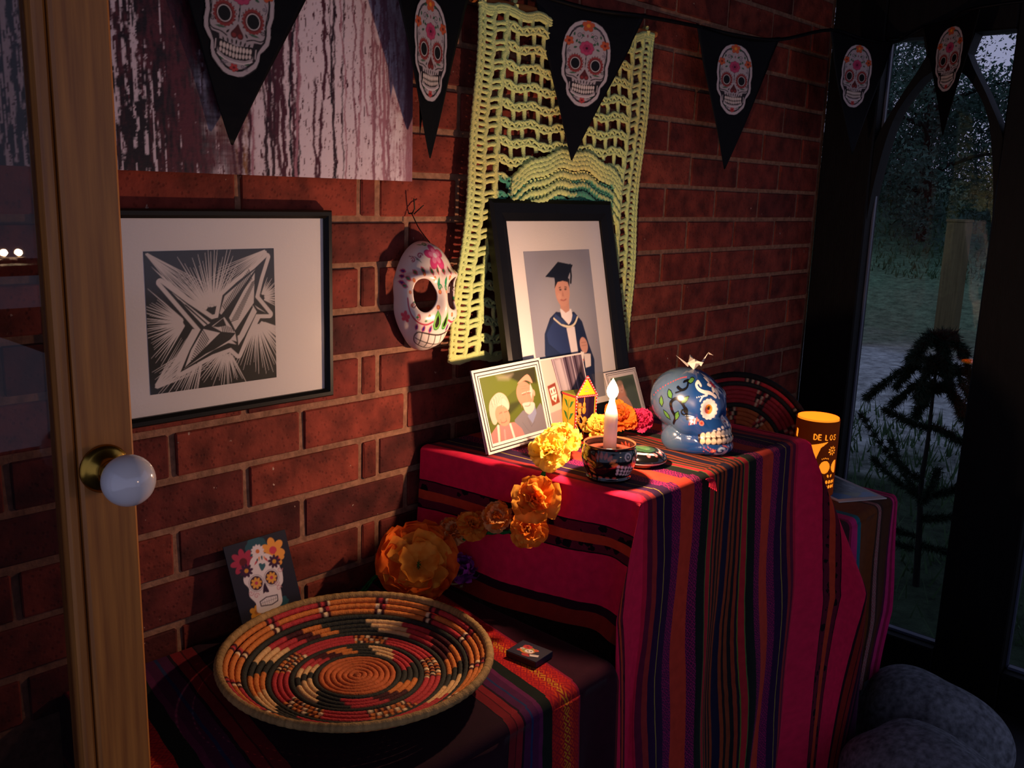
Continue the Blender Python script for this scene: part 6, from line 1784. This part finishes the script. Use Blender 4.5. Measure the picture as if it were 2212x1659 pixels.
for k, (x, y, a, c) in enumerate(((742, 1052, 1.1, '#2c4a58'), (755, 1040, 1.3, '#d88a50'), (772, 1034, 1.5, '#2c4a58'), (790, 1036, 1.8, '#d88a50'), (802, 1045, 2.0, '#b83a4c'), (733, 1066, .8, '#b83a4c'))): p5.drop(*pt(x, y), 5.2, 1.9, -a, c)
mo5 = H5((762, 1310), (800, 1282), (868, 1266), (872, 1300), (835, 1325), (770, 1335)); p5.poly(mo5, '#2c1630', grow=.8); p5.poly(mo5, '#d8ced2', grow=-.3)
p5.line(H5((766, 1322), (820, 1302), (870, 1284)), .5, '#8a7f88')
for k in range(1, 8): p5.line(H5((762 + k * 13.5, 1312 - k * 5.5), (768 + k * 13, 1338 - k * 5.5)), .45, '#8a7f88')
for (x, y, d_) in ((705, 1255, 1), (740, 1272, -1), (880, 1222, -1), (865, 1190, 1), (885, 1105, 1)): p5.curl(*pt(x, y), 3.2, 1.2, .7, '#b87a88', 0, d_)
gc = thing('skull_card', (.722, -.03, BENCH), 'dark navy card printed with a flower-crowned white skull leaning on the brick behind the basket', 'card')
slab('card_leaf', (.669, -.022, .811), (.1085, 0, .001), (.019, -.026, -.149), .0014, mat('navy card', '#1c1c2c', .5, .3), gc)
print_sheet('card_print', plane_fn((.669, -.0226, .811), (.1085, 0, .001), (.019, -.026, -.149)), 100, 140, p5, '#1c1c2c', PRINT, gc, 70, 100)

# ---------------- small printed tin on the bench
mb = thing('printed_matchbox', (.968, -.383, BENCH), 'small dark blue matchbox printed with a skeleton lady in a flowered hat', 'matchbox')
Mm = Matrix.Translation((.968, -.384, BENCH + .001)) @ Matrix.Rotation(radians(6), 4, 'Z')
bm_obj('sleeve', cube_bm((0, 0, .005), (.044, .056, .010), .0006), mat('dark blue card', '#15142c', .5, .3), mb, M=Mm)
bm_obj('striking_strip', cube_bm((-.0223, 0, .005), (.0006, .054, .008), 0), mat('brown striking strip', '#4c2418', .9, .1), mb, M=Mm)
p6 = Paint()
p6.ell(44, 52, 24, 27, '#c9752a', .3); p6.ell(46, 50, 20, 22, '#8a8a44', .3); p6.flower(34, 30, 16, 7, '#b02a30', '#6a141a'); p6.flower(66, 34, 9, 6, '#c8502c', '#6a141a'); p6.flower(26, 52, 8, 6, '#b8bcc0', '#5a6a62', pr=2)
p6.ell(52, 56, 13, 15, '#ddd2cc', .3); p6.ell(47, 55, 3, 3.4, '#14101a'); p6.ell(57, 52, 3, 3.4, '#14101a'); p6.poly([(52, 59), (55, 64), (50, 64)], '#14101a'); p6.line([(46, 68), (54, 70), (60, 66)], 1.6, '#14101a', True); p6.poly([(62, 72), (88, 58), (92, 72), (70, 86)], '#d0c4c0'); p6.poly([(40, 84), (60, 76), (72, 92), (48, 98)], '#a82a2c'); p6.ell(22, 70, 6, 7, '#b02a30'); p6.line([(64, 74), (86, 64)], 1.6, '#4a3a3a')
def mbfn(UV): return np.array([(Mm @ Vector((-.019 + .038 * v, -.026 + .052 * u, .0102)))[:] for u, v in UV])
print_sheet('lid_print', lambda UV: mbfn(np.stack([1 - UV[:, 0], 1 - UV[:, 1]], -1)[:, ::1] * [1, 1]), 60, 60, p6, '#15142c', PRINT, mb, 100, 100)

# ---------------- cut-paper lantern
LC = np.array([2.070, -.312]); LR, LZ0, LZ1 = .050, BENCH + .002, .846
ln = thing('paper_lantern', (LC[0], LC[1], BENCH), 'glowing orange cut paper lantern with lettering and a skull on the low table', 'lantern')
AZ0 = radians(204)
pL = Paint()                                    # metres: x along the wrap from the camera-side middle, y below the top edge; painted = cut out
def glyph(x, s, segs, w=.0021):
    for g_ in segs: pL.line([(x + a * s * .62, .0425 - b * s) for a, b in g_], w, '#ffffff')
S_ = .0125
LET = {'D': [[(0, 0), (0, 1), (.5, 1), (.9, .72), (.9, .28), (.5, 0), (0, 0)]], 'E': [[(.8, 0), (0, 0), (0, 1), (.8, 1)], [(0, .52), (.7, .52)]], 'L': [[(0, 1), (0, 0), (.75, 0)]],
       'O': [[(.5, 0), (.12, .22), (.05, .5), (.12, .78), (.5, 1), (.88, .78), (.95, .5), (.88, .22), (.5, 0)]], 'S': [[(.85, .84), (.6, 1), (.25, .95), (.1, .76), (.3, .56), (.7, .44), (.88, .26), (.7, .04), (.3, 0), (.05, .14)]]}
x = -.006
for ch in 'DE LOS':
    if ch == ' ': x += .0065; continue
    glyph(x, S_, LET[ch]); x += .0104 if ch != 'O' else .0112
pL.poly([(-.016, .058), (.030, .046), (.012, .062), (.004, .085), (-.001, .110), (-.010, .100)], '#ffffff')
for k in range(9):
    a = k / 9 * 2 * pi; pL.leaf(.043 + .0085 * cos(a), .069 + .0085 * sin(a), .0085, .0036, a, '#ffffff')
pL.ell(.043, .069, .0026, .0026, '#ffffff')
pL.ell(.026, .109, .0135, .0155, '#ffffff'); pL.ell(.058, .109, .0135, .0155, '#ffffff')
for k in range(5): pL.line([(.017 + .004 * k, .085 + .001 * abs(k - 2)), (.018 + .004 * k, .088 + .001 * abs(k - 2))], .0016, '#ffffff')
pL.leaf(.037, .131, .010, .0055, 1.2, '#ffffff'); pL.leaf(.047, .131, .010, .0055, 1.9, '#ffffff')
for r0 in (.146, .158):
    for k in range(5): pL.ell(.026 + .0085 * k, r0, .0034, .0046, '#ffffff')
pL.poly([(-.058, .024), (-.050, .026), (-.052, .046), (-.060, .044)], '#ffffff')
na, nz_ = 300, 170
aa = np.arange(na) / na * 2 * pi
zz = np.linspace(LZ1, LZ0, nz_)
A2, Z2 = np.meshgrid(aa, zz, indexing='ij')
rel = (A2 - AZ0 + pi) % (2 * pi) - pi
P2 = np.stack([(rel * LR).ravel(), (LZ1 - Z2).ravel()], -1)
cut = pL.eval(P2, '#000000', .0004)[:, 0]
V = np.stack([LC[0] + LR * np.cos(A2), LC[1] + LR * np.sin(A2), Z2], -1).reshape(-1, 3)
F = quads(na, nz_, cu=True)[:, ::1]
Fk = F[cut[F].mean(1) < .5]
used = np.unique(Fk); re = np.full(len(V), -1); re[used] = np.arange(len(used))
CARDB = paper_mat('brown cut card', '#7d451a', .16, .08)
sh = mk('cut_card_sleeve', V[used], re[Fk], CARDB, ln)
def glow(name, c, s):
    m, nt, b, N, L = new_mat(name)
    b.inputs['Base Color'].default_value = (*lin(c), 1); b.inputs['Emission Color'].default_value = (*lin(c), 1); b.inputs['Emission Strength'].default_value = s; b.inputs['Roughness'].default_value = .8
    return m
GLOW = glow('lit orange tissue', '#ff9420', .95)
V, F = lathe_geo([(LR - .0025, LZ0 + .001), (LR - .0025, LZ1 + .004)], 64, (LC[0], LC[1], 0), cap=False)
mk('lit_tissue', V, F, GLOW, ln)
V, F = lathe_geo([(.004, 0), (.0195, 0), (.0195, .015), (.0, .015)], 24, (LC[0], LC[1], BENCH + .003)); mk('tea_light', V, F, glow('tea light', '#ffcf80', 2.0), ln)
bpy.data.lights.new('lantern_light', 'POINT')
l2 = bpy.data.lights['lantern_light']; l2.energy = .5; l2.color = (1, .5, .2); l2.shadow_soft_size = .006
l2o = bpy.data.objects.new('lantern_light', l2); l2o.location = (LC[0], LC[1], BENCH + .04); COL.objects.link(l2o)

# ---------------- picture lying on the low table
pp_ = thing('garden_picture', (2.13, -.36, BENCH), 'white bordered picture of a blue pool and rocks lying flat on the low table', 'picture')
TLp, TRp, BRp = np.array([2.085, -.225, BENCH + .0032]), np.array([2.232, -.300, BENCH + .0032]), np.array([2.160, -.462, BENCH + .0032])
exP, eyP = BRp - TRp, None
oP = np.array([2.040, -.395, BENCH + .0032]); ex_p = np.array([2.157, -.462, BENCH + .0032]) - oP; back = np.array([2.248, -.282, BENCH + .0032]) - np.array([2.157, -.462, BENCH + .0032])
slab('picture_card', oP + back, ex_p, -back, .0026, CARDW, pp_)
p7 = Paint()
r7 = random.Random(3)
for k in range(70): p7.ell(r7.uniform(5, 95), r7.uniform(10, 75), r7.uniform(2, 9), r7.uniform(1.5, 5), r7.choice(['#3a464e', '#59646a', '#2b343a', '#77818a', '#48545a']), r7.uniform(0, 3))
p7.poly([(0, 70), (25, 76), (40, 90), (30, 100), (0, 100)], '#2c64a0', True); p7.poly([(60, 92), (85, 80), (100, 82), (100, 100), (62, 100)], '#2c64a0', True); p7.poly([(35, 80), (60, 78), (75, 86), (50, 94)], '#6a7a5a', True)
print_sheet('picture_print', plane_fn(oP + back * .92 + ex_p * .08 + [0, 0, .0003], ex_p * .84, -back * .84), 80, 90, p7, '#4c585e', GLOSSPRINT, pp_, 100, 100)
# ================================================================ THE ROOM'S OTHER CANDLES (seen in the photograph as reflections in the door glass)
st = thing('console_table', (1.02, -2.32, 0), 'dark wooden console table carrying three lit tea lights opposite the brick wall', 'table')
box('table_top', (1.02, -2.32, 1.085), (.62, .26, .03), DARKWOOD, st, .004)
for sx in (-1, 1):
    for sy in (-1, 1): box('leg', (1.02 + sx * .28, -2.32 + sy * .10, .535), (.04, .04, 1.07), DARKWOOD, st, .003)
FLM = bpy.data.materials['candle flame']
TIN = mat('tin cup', '#b8b4b0', .3, .5, metal=.8)
for k, (x, lab) in enumerate(((.935, 'tea light at the left end of the console table'), (.976, 'tea light in the middle of the console table'), (1.017, 'tea light at the right end of the console table'))):
    t = thing('tea_light', (x, -2.30, 1.10), lab, 'candle', 'tea lights on the console table')
    lathe('cup', [(0, .0), (.019, .0), (.0195, .015), (.0188, .015), (.0185, .012), (0, .012)], TIN, t, 24, (x, -2.30, 1.1005))
    lathe('flame', [(0, 0), (.004, .003), (.0062, .009), (.005, .017), (.002, .024), (0, .027)], FLM, t, 16, (x, -2.30, 1.1155))
    l = bpy.data.lights.new('tea_light_flame', 'POINT'); l.energy = 1.4; l.color = CANDLE_COLOR; l.shadow_soft_size = .01
    o = bpy.data.objects.new('tea_light_flame', l); o.location = (x, -2.30, 1.13); COL.objects.link(o)
